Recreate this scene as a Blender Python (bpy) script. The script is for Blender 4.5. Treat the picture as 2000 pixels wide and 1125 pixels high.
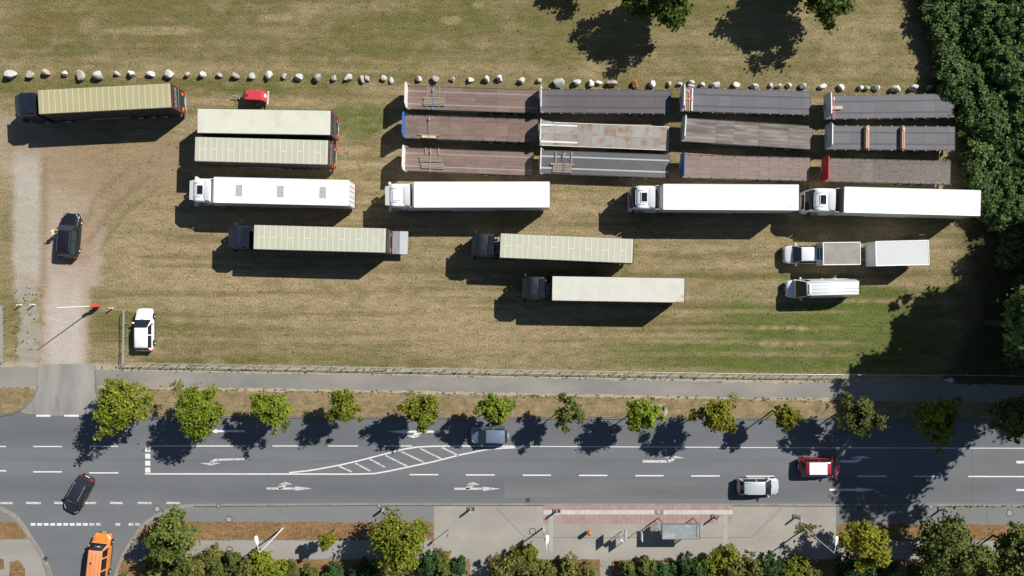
import bpy, bmesh, math, random
import numpy as np
from mathutils import Vector, Matrix

# ------------------------------------------------------------------ scene, camera, world, sun
scene = bpy.context.scene
for o in list(bpy.data.objects):
    bpy.data.objects.remove(o, do_unlink=True)
col = scene.collection
R = math.radians
S = 18.3          # photograph pixels per metre on the ground
CAMH = 80.0       # height of the drone
SUN_EL = 41.3
SUN_AZ = Vector((0.805, 0.593, 0.0)).normalized()

cam_d = bpy.data.cameras.new('camera')
cam_d.sensor_width = 36.0
cam_d.lens = 36.0 * CAMH / (2000.0 / S)
cam_d.clip_end = 3000.0
cam = bpy.data.objects.new('camera', cam_d)
col.objects.link(cam)
cam.location = (0, 0, CAMH)
scene.camera = cam

world = bpy.data.worlds.new('World')
scene.world = world
world.use_nodes = True
wn = world.node_tree.nodes
bg = wn['Background']
sky = wn.new('ShaderNodeTexSky')
sky.sky_type = 'NISHITA'
sky.sun_disc = False
sky.sun_elevation = R(SUN_EL)
sky.sun_rotation = math.atan2(SUN_AZ.x, SUN_AZ.y)
sky.altitude = 100
sky.dust_density = 0.3
sky.air_density = 1.0
world.node_tree.links.new(sky.outputs[0], bg.inputs[0])
bg.inputs[1].default_value = 0.05

sun_d = bpy.data.lights.new('sun', 'SUN')
sun_d.energy = 5.0
sun_d.angle = R(0.5)
sun_d.color = (1.0, 0.955, 0.88)
sun = bpy.data.objects.new('sun', sun_d)
col.objects.link(sun)
sdir = Vector((SUN_AZ.x * math.cos(R(SUN_EL)), SUN_AZ.y * math.cos(R(SUN_EL)), math.sin(R(SUN_EL))))
sun.rotation_euler = sdir.to_track_quat('Z', 'Y').to_euler()
sun.location = sdir * 100

vs = scene.view_settings
vs.view_transform = 'Standard'
vs.look = 'None'
vs.exposure = 0.5
vs.gamma = 1.0
vs.use_curve_mapping = False

rnd = random.Random(7)

# ------------------------------------------------------------------ helpers
def P(px, py, z=0.0):
    k = (CAMH - z) / CAMH
    return Vector(((px - 1000) / S * k, (562.5 - py) / S * k, z))

class MB:
    """collects faces, built as one mesh"""
    def __init__(self):
        self.v = []; self.f = []
    def add(self, v, f):
        n = len(self.v)
        self.v += [tuple(p) for p in v]
        self.f += [tuple(i + n for i in q) for q in f]
        return self
    def box(self, x0, x1, y0, y1, z0, z1):
        if x0 > x1: x0, x1 = x1, x0
        if y0 > y1: y0, y1 = y1, y0
        v = [(x0,y0,z0),(x1,y0,z0),(x1,y1,z0),(x0,y1,z0),(x0,y0,z1),(x1,y0,z1),(x1,y1,z1),(x0,y1,z1)]
        f = [(3,2,1,0),(4,5,6,7),(0,1,5,4),(1,2,6,5),(2,3,7,6),(3,0,4,7)]
        return self.add(v, f)
    def cyl(self, p, q, r, n=8, r2=None, caps=True):
        p = Vector(p); q = Vector(q); d = (q - p)
        if d.length < 1e-6: return self
        d.normalize()
        a = d.orthogonal().normalized(); b = d.cross(a)
        r2 = r if r2 is None else r2
        v = []
        for c, rr in ((p, r), (q, r2)):
            for i in range(n):
                t = 2 * math.pi * i / n
                v.append(c + a * math.cos(t) * rr + b * math.sin(t) * rr)
        f = [(i, (i+1) % n, n + (i+1) % n, n + i) for i in range(n)]
        if caps:
            f.append(tuple(range(n-1, -1, -1))); f.append(tuple(range(n, 2*n)))
        return self.add(v, f)
    def tube(self, pts, r, n=6):
        for i in range(len(pts) - 1):
            ra = r[i] if isinstance(r, (list, tuple)) else r
            rb = r[i+1] if isinstance(r, (list, tuple)) else r
            self.cyl(pts[i], pts[i+1], ra, n, rb)
        return self
    def loft(self, rings, caps=True, closed=True):
        n = len(rings[0]); v = []; f = []
        for r in rings: v += list(r)
        m = n if closed else n - 1
        for k in range(len(rings) - 1):
            for i in range(m):
                j = (i + 1) % n
                f.append((k*n+i, k*n+j, (k+1)*n+j, (k+1)*n+i))
        if caps:
            f.append(tuple(range(n-1, -1, -1)))
            f.append(tuple((len(rings)-1)*n + i for i in range(n)))
        return self.add(v, f)
    def slab(self, p, t):
        """4-corner plate, thickened by t along its normal"""
        p = [Vector(q) for q in p]
        nrm = (p[1]-p[0]).cross(p[2]-p[0]).normalized() * t
        v = p + [q + nrm for q in p]
        n = len(p)
        f = [tuple(range(n-1, -1, -1)), tuple(range(n, 2*n))]
        f += [(i, (i+1) % n, n+(i+1) % n, n+i) for i in range(n)]
        return self.add(v, f)
    def mesh(self, name='m', smooth=None):
        me = bpy.data.meshes.new(name)
        me.from_pydata(self.v, [], self.f)
        if smooth is not None:
            bm = bmesh.new(); bm.from_mesh(me)
            bmesh.ops.recalc_face_normals(bm, faces=bm.faces)
            bm.to_mesh(me); bm.free()
            me.polygons.foreach_set('use_smooth', [True] * len(me.polygons))
            me.set_sharp_from_angle(angle=R(smooth))
        me.update()
        return me

def obj(name, mb, mat=None, parent=None, loc=None, rot=None, smooth=None, kind=None, scale=None):
    me = mb.mesh(name, smooth) if isinstance(mb, MB) else mb
    if mat is not None and len(me.materials) == 0:
        me.materials.append(mat)
    o = bpy.data.objects.new(name, me)
    col.objects.link(o)
    if parent is not None: o.parent = parent
    if loc is not None: o.location = loc
    if rot is not None: o.rotation_euler = rot
    if scale is not None: o.scale = scale
    if kind: o['kind'] = kind
    return o

def bx(name, mat, parent, *c, **kw):
    return obj(name, MB().box(*c), mat, parent, **kw)

def tag(o, label, cat, group=None):
    o['label'] = label; o['category'] = cat
    if group: o['group'] = group
    return o

def thing(name, label, cat, loc=(0,0,0), rotz=0.0, group=None):
    o = bpy.data.objects.new(name, None)
    col.objects.link(o)
    o.empty_display_size = 0.3
    o.location = loc; o.rotation_euler = (0, 0, rotz)
    return tag(o, label, cat, group)

def rrect(x0, x1, y0, y1, r, n=3, rf=None):
    """rounded rectangle outline, ccw; rf = radius of the +x corners"""
    rf = r if rf is None else rf
    pts = []
    for cx, cy, a0, rr in ((x1-rf, y1-rf, 0, rf), (x0+r, y1-r, 90, r), (x0+r, y0+r, 180, r), (x1-rf, y0+rf, 270, rf)):
        for i in range(n + 1):
            a = R(a0 + 90 * i / n)
            pts.append((cx + rr*math.cos(a), cy + rr*math.sin(a)))
    return pts

def rprism(mb, x0, x1, y0, y1, z0, z1, r, c=0.03, n=3):
    rings = [[(x, y, z0) for x, y in rrect(x0, x1, y0, y1, r, n)],
             [(x, y, z1-c) for x, y in rrect(x0, x1, y0, y1, r, n)],
             [(x, y, z1) for x, y in rrect(x0+c, x1-c, y0+c, y1-c, max(r-c*0.5, 0.005), n)]]
    return mb.loft(rings)

def place(front, rear, z):
    a = P(front[0], front[1], z); b = P(rear[0], rear[1], z)
    c = (a + b) / 2; d = a - b
    return Vector((c.x, c.y, 0)), math.atan2(d.y, d.x), d.length

# ------------------------------------------------------------------ numpy value noise
def _hash(ix, iy, seed):
    h = (ix * 374761393 + iy * 668265263 + seed * 1442695041) & 0xFFFFFFFF
    h = ((h ^ (h >> 13)) * 1274126177) & 0xFFFFFFFF
    return ((h ^ (h >> 16)) & 0xFFFF) / 65535.0
def vnoise(x, y, seed=0):
    xi = np.floor(x).astype(np.int64); yi = np.floor(y).astype(np.int64)
    fx = x - xi; fy = y - yi
    fx = fx*fx*(3-2*fx); fy = fy*fy*(3-2*fy)
    a = _hash(xi, yi, seed); b = _hash(xi+1, yi, seed); c = _hash(xi, yi+1, seed); d = _hash(xi+1, yi+1, seed)
    return (a*(1-fx)+b*fx)*(1-fy) + (c*(1-fx)+d*fx)*fy
def fbm(x, y, seed=0, oct=4):
    s = 0; a = 0.5; t = 0
    for k in range(oct):
        s = s + a*vnoise(x, y, seed+k*17); t += a; x = x*2.03+11.3; y = y*2.03+5.7; a *= 0.55
    return s / t
def sstep(a, b, x):
    t = np.clip((x-a)/(b-a), 0, 1); return t*t*(3-2*t)

# ------------------------------------------------------------------ materials
MATS = {}
def _nodes(name):
    m = bpy.data.materials.new(name); m.use_nodes = True
    nt = m.node_tree
    return m, nt, nt.nodes['Principled BSDF']

def mat(name, c, rough=0.6, metal=0.0, var=0.12, scale=3.0, coat=0.0, bump=0.0, bscale=20.0, stretch=None, dirt=None, alpha=None, island=0.0):
    """plain surface with worn, uneven colour"""
    if name in MATS: return MATS[name]
    m, nt, b = _nodes(name)
    L = nt.links.new; N = nt.nodes.new
    tc = N('ShaderNodeTexCoord'); src = tc.outputs['Object']
    if island:   # pieces that share a mesh still differ
        oi = N('ShaderNodeObjectInfo'); ov = N('ShaderNodeVectorMath'); ov.operation = 'SCALE'; ov.inputs[0].default_value = (93.7, 41.3, 17.9)
        L(oi.outputs['Random'], ov.inputs['Scale'])
        oa = N('ShaderNodeVectorMath'); L(src, oa.inputs[0]); L(ov.outputs[0], oa.inputs[1]); src = oa.outputs[0]
    if stretch:
        mp = N('ShaderNodeMapping'); mp.inputs['Scale'].default_value = stretch
        L(src, mp.inputs[0]); src = mp.outputs[0]
    no = N('ShaderNodeTexNoise'); no.inputs['Scale'].default_value = scale; no.inputs['Detail'].default_value = 5; no.inputs['Roughness'].default_value = 0.65
    L(src, no.inputs['Vector'])
    mr = N('ShaderNodeMapRange'); mr.inputs['From Min'].default_value = 0.25; mr.inputs['From Max'].default_value = 0.75
    mr.inputs['To Min'].default_value = 1-var; mr.inputs['To Max'].default_value = 1+var
    L(no.outputs['Fac'], mr.inputs['Value'])
    fac = mr.outputs[0]
    if island:
        ge = N('ShaderNodeObjectInfo')
        m2 = N('ShaderNodeMapRange'); m2.inputs['To Min'].default_value = 1-island; m2.inputs['To Max'].default_value = 1+island
        L(ge.outputs['Random'], m2.inputs['Value'])
        mm = N('ShaderNodeMath'); mm.operation = 'MULTIPLY'; L(fac, mm.inputs[0]); L(m2.outputs[0], mm.inputs[1]); fac = mm.outputs[0]
    mx = N('ShaderNodeVectorMath'); mx.operation = 'SCALE'; mx.inputs[0].default_value = c[:3]
    L(fac, mx.inputs['Scale'])
    out = mx.outputs[0]
    if dirt:
        n2 = N('ShaderNodeTexNoise'); n2.inputs['Scale'].default_value = dirt[2]; n2.inputs['Detail'].default_value = 6
        L(src, n2.inputs['Vector'])
        r2 = N('ShaderNodeMapRange'); r2.inputs['From Min'].default_value = 0.5; r2.inputs['From Max'].default_value = 0.68; r2.inputs['To Max'].default_value = dirt[1]
        L(n2.outputs['Fac'], r2.inputs['Value'])
        mc = N('ShaderNodeMix'); mc.data_type = 'RGBA'
        L(r2.outputs[0], mc.inputs['Factor']); L(out, mc.inputs['A']); mc.inputs['B'].default_value = (*dirt[0], 1)
        out = mc.outputs['Result']
    L(out, b.inputs['Base Color'])
    b.inputs['Roughness'].default_value = rough; b.inputs['Metallic'].default_value = metal
    if coat: b.inputs['Coat Weight'].default_value = coat; b.inputs['Coat Roughness'].default_value = 0.06
    if bump:
        n3 = N('ShaderNodeTexNoise'); n3.inputs['Scale'].default_value = bscale; n3.inputs['Detail'].default_value = 4
        L(src, n3.inputs['Vector'])
        bp = N('ShaderNodeBump'); bp.inputs['Strength'].default_value = bump; bp.inputs['Distance'].default_value = 0.05
        L(n3.outputs['Fac'], bp.inputs['Height']); L(bp.outputs[0], b.inputs['Normal'])
    MATS[name] = m
    return m

def grass_mat(name, attr=True, base=(0.16,0.12,0.065), alt=(0.09,0.095,0.03), speck=1.0):
    """turf: large patches from the attribute (or two colours), fine blades and tufts from noise"""
    m, nt, b = _nodes(name); L = nt.links.new; N = nt.nodes.new
    tc = N('ShaderNodeTexCoord'); src = tc.outputs['Object']
    if attr:
        at = N('ShaderNodeAttribute'); at.attribute_name = 'turf'; base_out = at.outputs['Color']
        am = N('ShaderNodeAttribute'); am.attribute_name = 'rough'; ro = am.outputs['Fac']
    else:
        n0 = N('ShaderNodeTexNoise'); n0.inputs['Scale'].default_value = 0.9; n0.inputs['Detail'].default_value = 6; L(src, n0.inputs['Vector'])
        r0 = N('ShaderNodeMapRange'); r0.inputs['From Min'].default_value = 0.42; r0.inputs['From Max'].default_value = 0.7; L(n0.outputs['Fac'], r0.inputs['Value'])
        mc = N('ShaderNodeMix'); mc.data_type = 'RGBA'; L(r0.outputs[0], mc.inputs['Factor'])
        mc.inputs['A'].default_value = (*base, 1); mc.inputs['B'].default_value = (*alt, 1)
        base_out = mc.outputs['Result']; ro = None
    n1 = N('ShaderNodeTexNoise'); n1.inputs['Scale'].default_value = 5.0; n1.inputs['Detail'].default_value = 7; n1.inputs['Roughness'].default_value = 0.75; L(src, n1.inputs['Vector'])
    r1 = N('ShaderNodeMapRange'); r1.inputs['From Min'].default_value = 0.3; r1.inputs['From Max'].default_value = 0.7; r1.inputs['To Min'].default_value = -0.52; r1.inputs['To Max'].default_value = 0.52
    L(n1.outputs['Fac'], r1.inputs['Value'])
    n2 = N('ShaderNodeTexNoise'); n2.inputs['Scale'].default_value = 13.0; n2.inputs['Detail'].default_value = 5; n2.inputs['Roughness'].default_value = 0.8; L(src, n2.inputs['Vector'])
    r2 = N('ShaderNodeMapRange'); r2.inputs['From Min'].default_value = 0.32; r2.inputs['From Max'].default_value = 0.68; r2.inputs['To Min'].default_value = -0.3; r2.inputs['To Max'].default_value = 0.3
    L(n2.outputs['Fac'], r2.inputs['Value'])
    ad = N('ShaderNodeMath'); ad.operation = 'ADD'; L(r1.outputs[0], ad.inputs[0]); L(r2.outputs[0], ad.inputs[1])
    sc = N('ShaderNodeMath'); sc.operation = 'MULTIPLY'; L(ad.outputs[0], sc.inputs[0]); sc.inputs[1].default_value = speck
    if ro: L(ro, sc.inputs[1])
    on = N('ShaderNodeMath'); on.operation = 'ADD'; on.inputs[1].default_value = 1.0; L(sc.outputs[0], on.inputs[0])
    # mottling: clumps leaning to green or to straw, drawn out along the mowing direction
    mp = N('ShaderNodeMapping'); mp.inputs['Scale'].default_value = (0.55, 1.5, 1); L(src, mp.inputs[0])
    n4 = N('ShaderNodeTexNoise'); n4.inputs['Scale'].default_value = 1.15; n4.inputs['Detail'].default_value = 8; n4.inputs['Roughness'].default_value = 0.72; L(mp.outputs[0], n4.inputs['Vector'])
    r4 = N('ShaderNodeMapRange'); r4.inputs['From Min'].default_value = 0.30; r4.inputs['From Max'].default_value = 0.70; L(n4.outputs['Fac'], r4.inputs['Value'])
    tint = N('ShaderNodeMix'); tint.data_type = 'RGBA'; L(r4.outputs[0], tint.inputs['Factor'])
    tint.inputs['A'].default_value = (0.68, 0.74, 0.58, 1); tint.inputs['B'].default_value = (1.28, 1.21, 1.22, 1)
    if ro:
        one = N('ShaderNodeMix'); one.data_type = 'RGBA'; L(ro, one.inputs['Factor']); one.inputs['A'].default_value = (1, 1, 1, 1); L(tint.outputs['Result'], one.inputs['B']); tint = one
    tm_ = N('ShaderNodeVectorMath'); tm_.operation = 'MULTIPLY'; L(base_out, tm_.inputs[0]); L(tint.outputs['Result'], tm_.inputs[1])
    mx = N('ShaderNodeVectorMath'); mx.operation = 'SCALE'; L(tm_.outputs[0], mx.inputs[0]); L(on.outputs[0], mx.inputs['Scale'])
    L(mx.outputs[0], b.inputs['Base Color'])
    b.inputs['Roughness'].default_value = 0.95
    b.inputs['Specular IOR Level'].default_value = 0.1
    bp = N('ShaderNodeBump'); bp.inputs['Strength'].default_value = 0.5; bp.inputs['Distance'].default_value = 0.12
    L(n1.outputs['Fac'], bp.inputs['Height'])
    if ro: L(ro, bp.inputs['Strength'])
    L(bp.outputs[0], b.inputs['Normal'])
    MATS[name] = m
    return m

def leaf_mat(name, c1, c2, c3=None, trans=0.22):
    m, nt, b = _nodes(name); L = nt.links.new; N = nt.nodes.new
    ge = N('ShaderNodeNewGeometry')
    cr = N('ShaderNodeValToRGB'); cr.color_ramp.elements[0].color = (*c1, 1); cr.color_ramp.elements[1].color = (*c2, 1)
    if c3:
        e = cr.color_ramp.elements.new(0.93); e.color = (*c2, 1); cr.color_ramp.elements[-1].color = (*c3, 1)
    L(ge.outputs['Random Per Island'], cr.inputs[0])
    oi = N('ShaderNodeObjectInfo')
    hs = N('ShaderNodeHueSaturation'); L(cr.outputs[0], hs.inputs['Color'])
    mr = N('ShaderNodeMapRange'); mr.inputs['To Min'].default_value = 0.85; mr.inputs['To Max'].default_value = 1.15; L(oi.outputs['Random'], mr.inputs['Value']); L(mr.outputs[0], hs.inputs['Value'])
    L(hs.outputs[0], b.inputs['Base Color'])
    b.inputs['Roughness'].default_value = 0.7; b.inputs['Specular IOR Level'].default_value = 0.2
    tr = N('ShaderNodeBsdfTranslucent'); L(hs.outputs[0], tr.inputs['Color'])
    ms = N('ShaderNodeMixShader'); ms.inputs[0].default_value = trans
    L(b.outputs[0], ms.inputs[1]); L(tr.outputs[0], ms.inputs[2])
    L(ms.outputs[0], nt.nodes['Material Output'].inputs['Surface'])
    MATS[name] = m
    return m

def asphalt_mat(name, c, ramp=None, var=0.10, grain=0.22, scale=0.35, stretch=(0.25, 1, 1), dust=None):
    m, nt, b = _nodes(name); L = nt.links.new; N = nt.nodes.new
    tc = N('ShaderNodeTexCoord'); src = tc.outputs['Object']
    mp = N('ShaderNodeMapping'); mp.inputs['Scale'].default_value = stretch; L(src, mp.inputs[0])
    n1 = N('ShaderNodeTexNoise'); n1.inputs['Scale'].default_value = scale; n1.inputs['Detail'].default_value = 8; n1.inputs['Roughness'].default_value = 0.6; L(mp.outputs[0], n1.inputs['Vector'])
    r1 = N('ShaderNodeMapRange'); r1.inputs['From Min'].default_value = 0.3; r1.inputs['From Max'].default_value = 0.7; r1.inputs['To Min'].default_value = 1-var; r1.inputs['To Max'].default_value = 1+var; L(n1.outputs['Fac'], r1.inputs['Value'])
    n2 = N('ShaderNodeTexNoise'); n2.inputs['Scale'].default_value = 14; n2.inputs['Detail'].default_value = 6; n2.inputs['Roughness'].default_value = 0.85; L(src, n2.inputs['Vector'])
    r2 = N('ShaderNodeMapRange'); r2.inputs['From Min'].default_value = 0.3; r2.inputs['From Max'].default_value = 0.7; r2.inputs['To Min'].default_value = 1-grain; r2.inputs['To Max'].default_value = 1+grain; L(n2.outputs['Fac'], r2.inputs['Value'])
    mu = N('ShaderNodeMath'); mu.operation = 'MULTIPLY'; L(r1.outputs[0], mu.inputs[0]); L(r2.outputs[0], mu.inputs[1])
    fac = mu.outputs[0]
    if ramp:
        sx = N('ShaderNodeSeparateXYZ'); L(src, sx.inputs[0])
        y0, y1, stops = ramp
        mr = N('ShaderNodeMapRange'); mr.inputs['From Min'].default_value = y0; mr.inputs['From Max'].default_value = y1; L(sx.outputs['Y'], mr.inputs['Value'])
        cr = N('ShaderNodeValToRGB')
        el = cr.color_ramp.elements
        while len(el) > 1: el.remove(el[-1])
        el[0].position = stops[0][0]; el[0].color = (stops[0][1],)*3 + (1,)
        for p, v in stops[1:]:
            e = el.new(p); e.color = (v, v, v, 1)
        L(mr.outputs[0], cr.inputs[0])
        m3 = N('ShaderNodeMath'); m3.operation = 'MULTIPLY'; L(fac, m3.inputs[0]); L(cr.outputs[0], m3.inputs[1])
        m4 = N('ShaderNodeMath'); m4.operation = 'MULTIPLY'; L(m3.outputs[0], m4.inputs[0]); m4.inputs[1].default_value = 2.0
        fac = m4.outputs[0]
    mx = N('ShaderNodeVectorMath'); mx.operation = 'SCALE'; mx.inputs[0].default_value = c; L(fac, mx.inputs['Scale'])
    out = mx.outputs[0]
    if dust:
        n3 = N('ShaderNodeTexNoise'); n3.inputs['Scale'].default_value = dust[2]; n3.inputs['Detail'].default_value = 7
        mp3 = N('ShaderNodeMapping'); mp3.inputs['Scale'].default_value = dust[3]; L(src, mp3.inputs[0]); L(mp3.outputs[0], n3.inputs['Vector'])
        r3 = N('ShaderNodeMapRange'); r3.inputs['From Min'].default_value = 0.38; r3.inputs['From Max'].default_value = 0.66; r3.inputs['To Max'].default_value = dust[1]; L(n3.outputs['Fac'], r3.inputs['Value'])
        mc = N('ShaderNodeMix'); mc.data_type = 'RGBA'; L(r3.outputs[0], mc.inputs['Factor']); L(out, mc.inputs['A']); mc.inputs['B'].default_value = (*dust[0], 1)
        out = mc.outputs['Result']
    L(out, b.inputs['Base Color'])
    b.inputs['Roughness'].default_value = 0.9; b.inputs['Specular IOR Level'].default_value = 0.25
    bp = N('ShaderNodeBump'); bp.inputs['Strength'].default_value = 0.25; bp.inputs['Distance'].default_value = 0.02; L(n2.outputs['Fac'], bp.inputs['Height']); L(bp.outputs[0], b.inputs['Normal'])
    MATS[name] = m
    return m

def paint_mat(name='road_paint', p0=0.30, p1=0.40, c=0.66):
    """worn road paint: patches where the asphalt shows through"""
    m, nt, b = _nodes(name); L = nt.links.new; N = nt.nodes.new
    tc = N('ShaderNodeTexCoord')
    n = N('ShaderNodeTexNoise'); n.inputs['Scale'].default_value = 3.2; n.inputs['Detail'].default_value = 8; n.inputs['Roughness'].default_value = 0.8
    L(tc.outputs['Object'], n.inputs['Vector'])
    cr = N('ShaderNodeValToRGB'); e = cr.color_ramp.elements
    e[0].position = p0; e[0].color = (0.15, 0.153, 0.16, 1); e[1].position = p1; e[1].color = (c*.8, c*.8, c*.79, 1)
    e2 = e.new(p1+.2); e2.color = (c, c, c*.99, 1)
    L(n.outputs['Fac'], cr.inputs[0]); L(cr.outputs[0], b.inputs['Base Color'])
    b.inputs['Roughness'].default_value = 0.7
    MATS[name] = m
    return m

def glass_mat(name, c, rough=0.05, alpha=1.0):
    m, nt, b = _nodes(name)
    b.inputs['Base Color'].default_value = (*c, 1); b.inputs['Roughness'].default_value = rough
    b.inputs['Specular IOR Level'].default_value = 0.6
    b.inputs['Alpha'].default_value = alpha
    MATS[name] = m
    return m

def car_paint(name, c, metal=0.0, rough=0.35):
    return mat(name, c, rough, metal, var=0.05, scale=2.0, coat=0.8)

M_turf = grass_mat('turf_ground')
M_verge = grass_mat('verge_grass', False, (0.228,0.172,0.108), (0.160,0.132,0.070), 0.8)
M_bed = grass_mat('planting_bed', False, (0.205,0.118,0.062), (0.195,0.145,0.078), 1.0)
M_road = asphalt_mat('road_asphalt', (0.122,0.129,0.139),
    (P(0,984).y, P(0,814).y, [(0,0.53),(0.06,0.5),(0.12,0.48),(0.2,0.47),(0.25,0.49),(0.31,0.5),(0.36,0.54),(0.5,0.52),(0.6,0.55),(0.67,0.52),(0.73,0.48),(0.82,0.47),(0.9,0.48),(1,0.5)]))
M_drive = asphalt_mat('driveway_asphalt', (0.185,0.182,0.180), None, 0.14, 0.2, 0.5, (1,0.3,1), ((0.31,0.285,0.25), 0.9, 0.5, (1.2,0.25,1)))
M_path = asphalt_mat('path_asphalt', (0.188,0.180,0.172), None, 0.12, 0.22, 0.4, (0.4,1,1), ((0.27,0.25,0.215), 0.7, 0.35, (0.4,1,1)))
M_pave_dark = asphalt_mat('pavement_asphalt', (0.160,0.164,0.168), None, 0.08, 0.16, 0.4)
M_paver = asphalt_mat('grey_pavers', (0.285,0.268,0.238), None, 0.10, 0.18, 0.45, (0.6,1,1), ((0.215,0.20,0.178), 0.6, 0.28, (0.7,1,1)))
M_concrete = asphalt_mat('concrete_walk', (0.255,0.24,0.22), None, 0.12, 0.16, 0.6)
M_patch = asphalt_mat('asphalt_patch', (0.131,0.134,0.142), None, 0.2, 0.18, 0.3, (0.15,1,1))
M_kerb = mat('kerb_stone', (0.215,0.20,0.175), 0.85, var=0.25, scale=4, island=0.1)
M_kerb_d = mat('kerb_dark', (0.16,0.15,0.135), 0.85, var=0.25, scale=4, island=0.1)
M_paint = paint_mat(); M_paint_old = paint_mat('worn_road_paint', 0.37, 0.50, 0.58)
M_black = mat('black_rubber', (0.018,0.018,0.02), 0.8, var=0.3)
M_tyre = mat('tyre_rubber', (0.022,0.022,0.024), 0.85, var=0.3, scale=8)
M_rim = mat('rim_steel', (0.36,0.37,0.39), 0.35, 0.7, var=0.15)
M_chassis = mat('chassis_black', (0.028,0.028,0.031), 0.6, var=0.35)
M_steel = mat('galvanised_steel', (0.38,0.39,0.41), 0.5, 0.4, var=0.15, scale=2)
M_alu = mat('aluminium', (0.5,0.51,0.53), 0.4, 0.5, var=0.1)
M_white = mat('white_paint', (0.78,0.78,0.77), 0.35, var=0.04, scale=0.8, coat=0.3)
M_white_box = mat('white_box_roof', (0.74,0.745,0.73), 0.45, var=0.05, scale=0.5, dirt=((0.55,0.54,0.5), 0.35, 0.35))
M_navy = mat('navy_cab_paint', (0.010,0.014,0.024), 0.45, var=0.2, coat=0.25)
M_curtain = mat('dark_curtain', (0.028,0.029,0.034), 0.7, var=0.3, scale=2, bump=0.3, bscale=3)
M_red = mat('red_paint', (0.42,0.022,0.03), 0.45, var=0.1)
M_orange = mat('orange_reflector', (0.75,0.2,0.02), 0.4, var=0.1)
M_lamp_red = mat('red_lamp', (0.45,0.01,0.015), 0.2, var=0.05, coat=0.5)
M_lamp_white = mat('clear_lamp', (0.6,0.62,0.64), 0.15, var=0.1, coat=0.8)
M_plate = mat('number_plate', (0.7,0.7,0.68), 0.4, var=0.03)
M_glass = glass_mat('tinted_glass', (0.012,0.017,0.022))
M_glass_b = glass_mat('blue_tinted_glass', (0.02,0.035,0.05))
M_wood = mat('weathered_wood', (0.235,0.195,0.16), 0.85, var=0.3, scale=2, stretch=(1,8,4), island=0.12)
M_timber = mat('fresh_timber', (0.42,0.30,0.185), 0.8, var=0.2, scale=2, stretch=(1,8,4), island=0.1)
M_strap_red = mat('red_strap', (0.5,0.05,0.09), 0.7, var=0.1)
M_strap_blue = mat('blue_strap', (0.10,0.17,0.30), 0.7, var=0.1)
M_bark = mat('bark', (0.05,0.042,0.033), 0.95, var=0.4, scale=6, bump=0.6, bscale=12)
# ------------------------------------------------------------------ ground
def axis(lo, hi, step, outer):
    a = list(np.arange(lo, hi + step*0.5, step))
    return np.array([-o for o in reversed(outer)] + a + list(outer))
gx = axis(-62, 62, 0.22, [70, 85, 120, 250, 700]); gy = axis(-36, 36, 0.22, [42, 55, 90, 220, 700])
GX, GY = np.meshgrid(gx, gy)
PX = GX * S + 1000; PY = 562.5 - GY * S

def seg_dist(x, y, pts):
    d = np.full(x.shape, 1e9)
    for (ax, ay), (bx_, by) in zip(pts[:-1], pts[1:]):
        vx, vy = bx_-ax, by-ay
        t = np.clip(((x-ax)*vx + (y-ay)*vy) / (vx*vx+vy*vy+1e-9), 0, 1)
        d = np.minimum(d, np.hypot(x-ax-t*vx, y-ay-t*vy))
    return d
def blob(cx, cy, rx, ry):
    return np.clip(1 - ((PX-cx)/rx)**2 - ((PY-cy)/ry)**2, 0, 1)

wob = (fbm(GX*0.5, GY*0.5, 3) - 0.5) * 60
wob2 = (fbm(GX*1.6, GY*1.6, 5) - 0.5) * 30
straw = np.array([0.272,0.212,0.132]); tan = np.array([0.222,0.182,0.105]); olive = np.array([0.146,0.127,0.055]); green = np.array([0.082,0.108,0.027])
dirt = np.array([0.325,0.262,0.212]); gravel = np.array([0.375,0.345,0.315]); brown = np.array([0.20,0.145,0.095]); litter = np.array([0.045,0.042,0.020])
# greenness
g = 0.24 + 0.6*(fbm(GX*0.16, GY*0.3, 11, 5)-0.5) + 0.75*(fbm(GX*0.045, GY*0.9, 21, 5)-0.5) + 0.3*(fbm(GX*0.9, GY*0.9, 31, 3)-0.5)
g += 0.33*sstep(200, 60, PY)                                             # top field
g += 0.42*np.exp(-((PY-170+0.0*PX-wob2)/22)**2)*sstep(1000, 500, PX)     # strip below the boulders
g += 0.15*np.exp(-((PY-175)/30)**2)
g += 0.5*blob(690, 235, 70, 45) + 0.35*blob(740, 225, 60, 50) + 0.25*blob(20, 225, 50, 30)
g += 0.30*sstep(1150, 1500, PX)*sstep(480, 560, PY)*sstep(760, 700, PY)
g += 0.6*blob(1660, 650, 200, 85) + 0.5*blob(1500, 690, 330, 42) + 0.7*blob(1645, 595, 75, 48) + 0.3*blob(1430, 600, 180, 60)
g += 0.22*np.sin((PY-563)/17.0*3.14159 + wob*0.03)*sstep(1100, 1450, PX)*sstep(455, 520, PY)*sstep(745, 700, PY)
g += 0.25*blob(500, 640, 350, 70)+0.25*blob(230, 620, 90, 90) + 0.2*blob(25, 560, 60, 120)
g -= 0.35*blob(430, 470, 260, 170) + 0.3*blob(850, 620, 420, 60) + 0.25*blob(720, 390, 150, 90)
g += 0.35*np.exp(-((PY-706-(PX-245)*0.016)/10)**2)*sstep(200, 260, PX)
g = np.clip(g, 0, 1.1)
C = np.where((g < 0.35)[..., None], straw + (tan-straw)*(g/0.35)[..., None],
    np.where((g < 0.65)[..., None], tan + (olive-tan)*((g-0.35)/0.30)[..., None], olive + (green-olive)*(np.clip((g-0.65)/0.35, 0, 1))[..., None]))
rough = np.full(PX.shape, 1.0)
def lay(mask, c, r=None):
    global C, rough
    m = np.clip(mask, 0, 1)
    C = C*(1-m[..., None]) + np.array(c)*m[..., None]
    if r is not None: rough = rough*(1-m) + r*m
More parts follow.
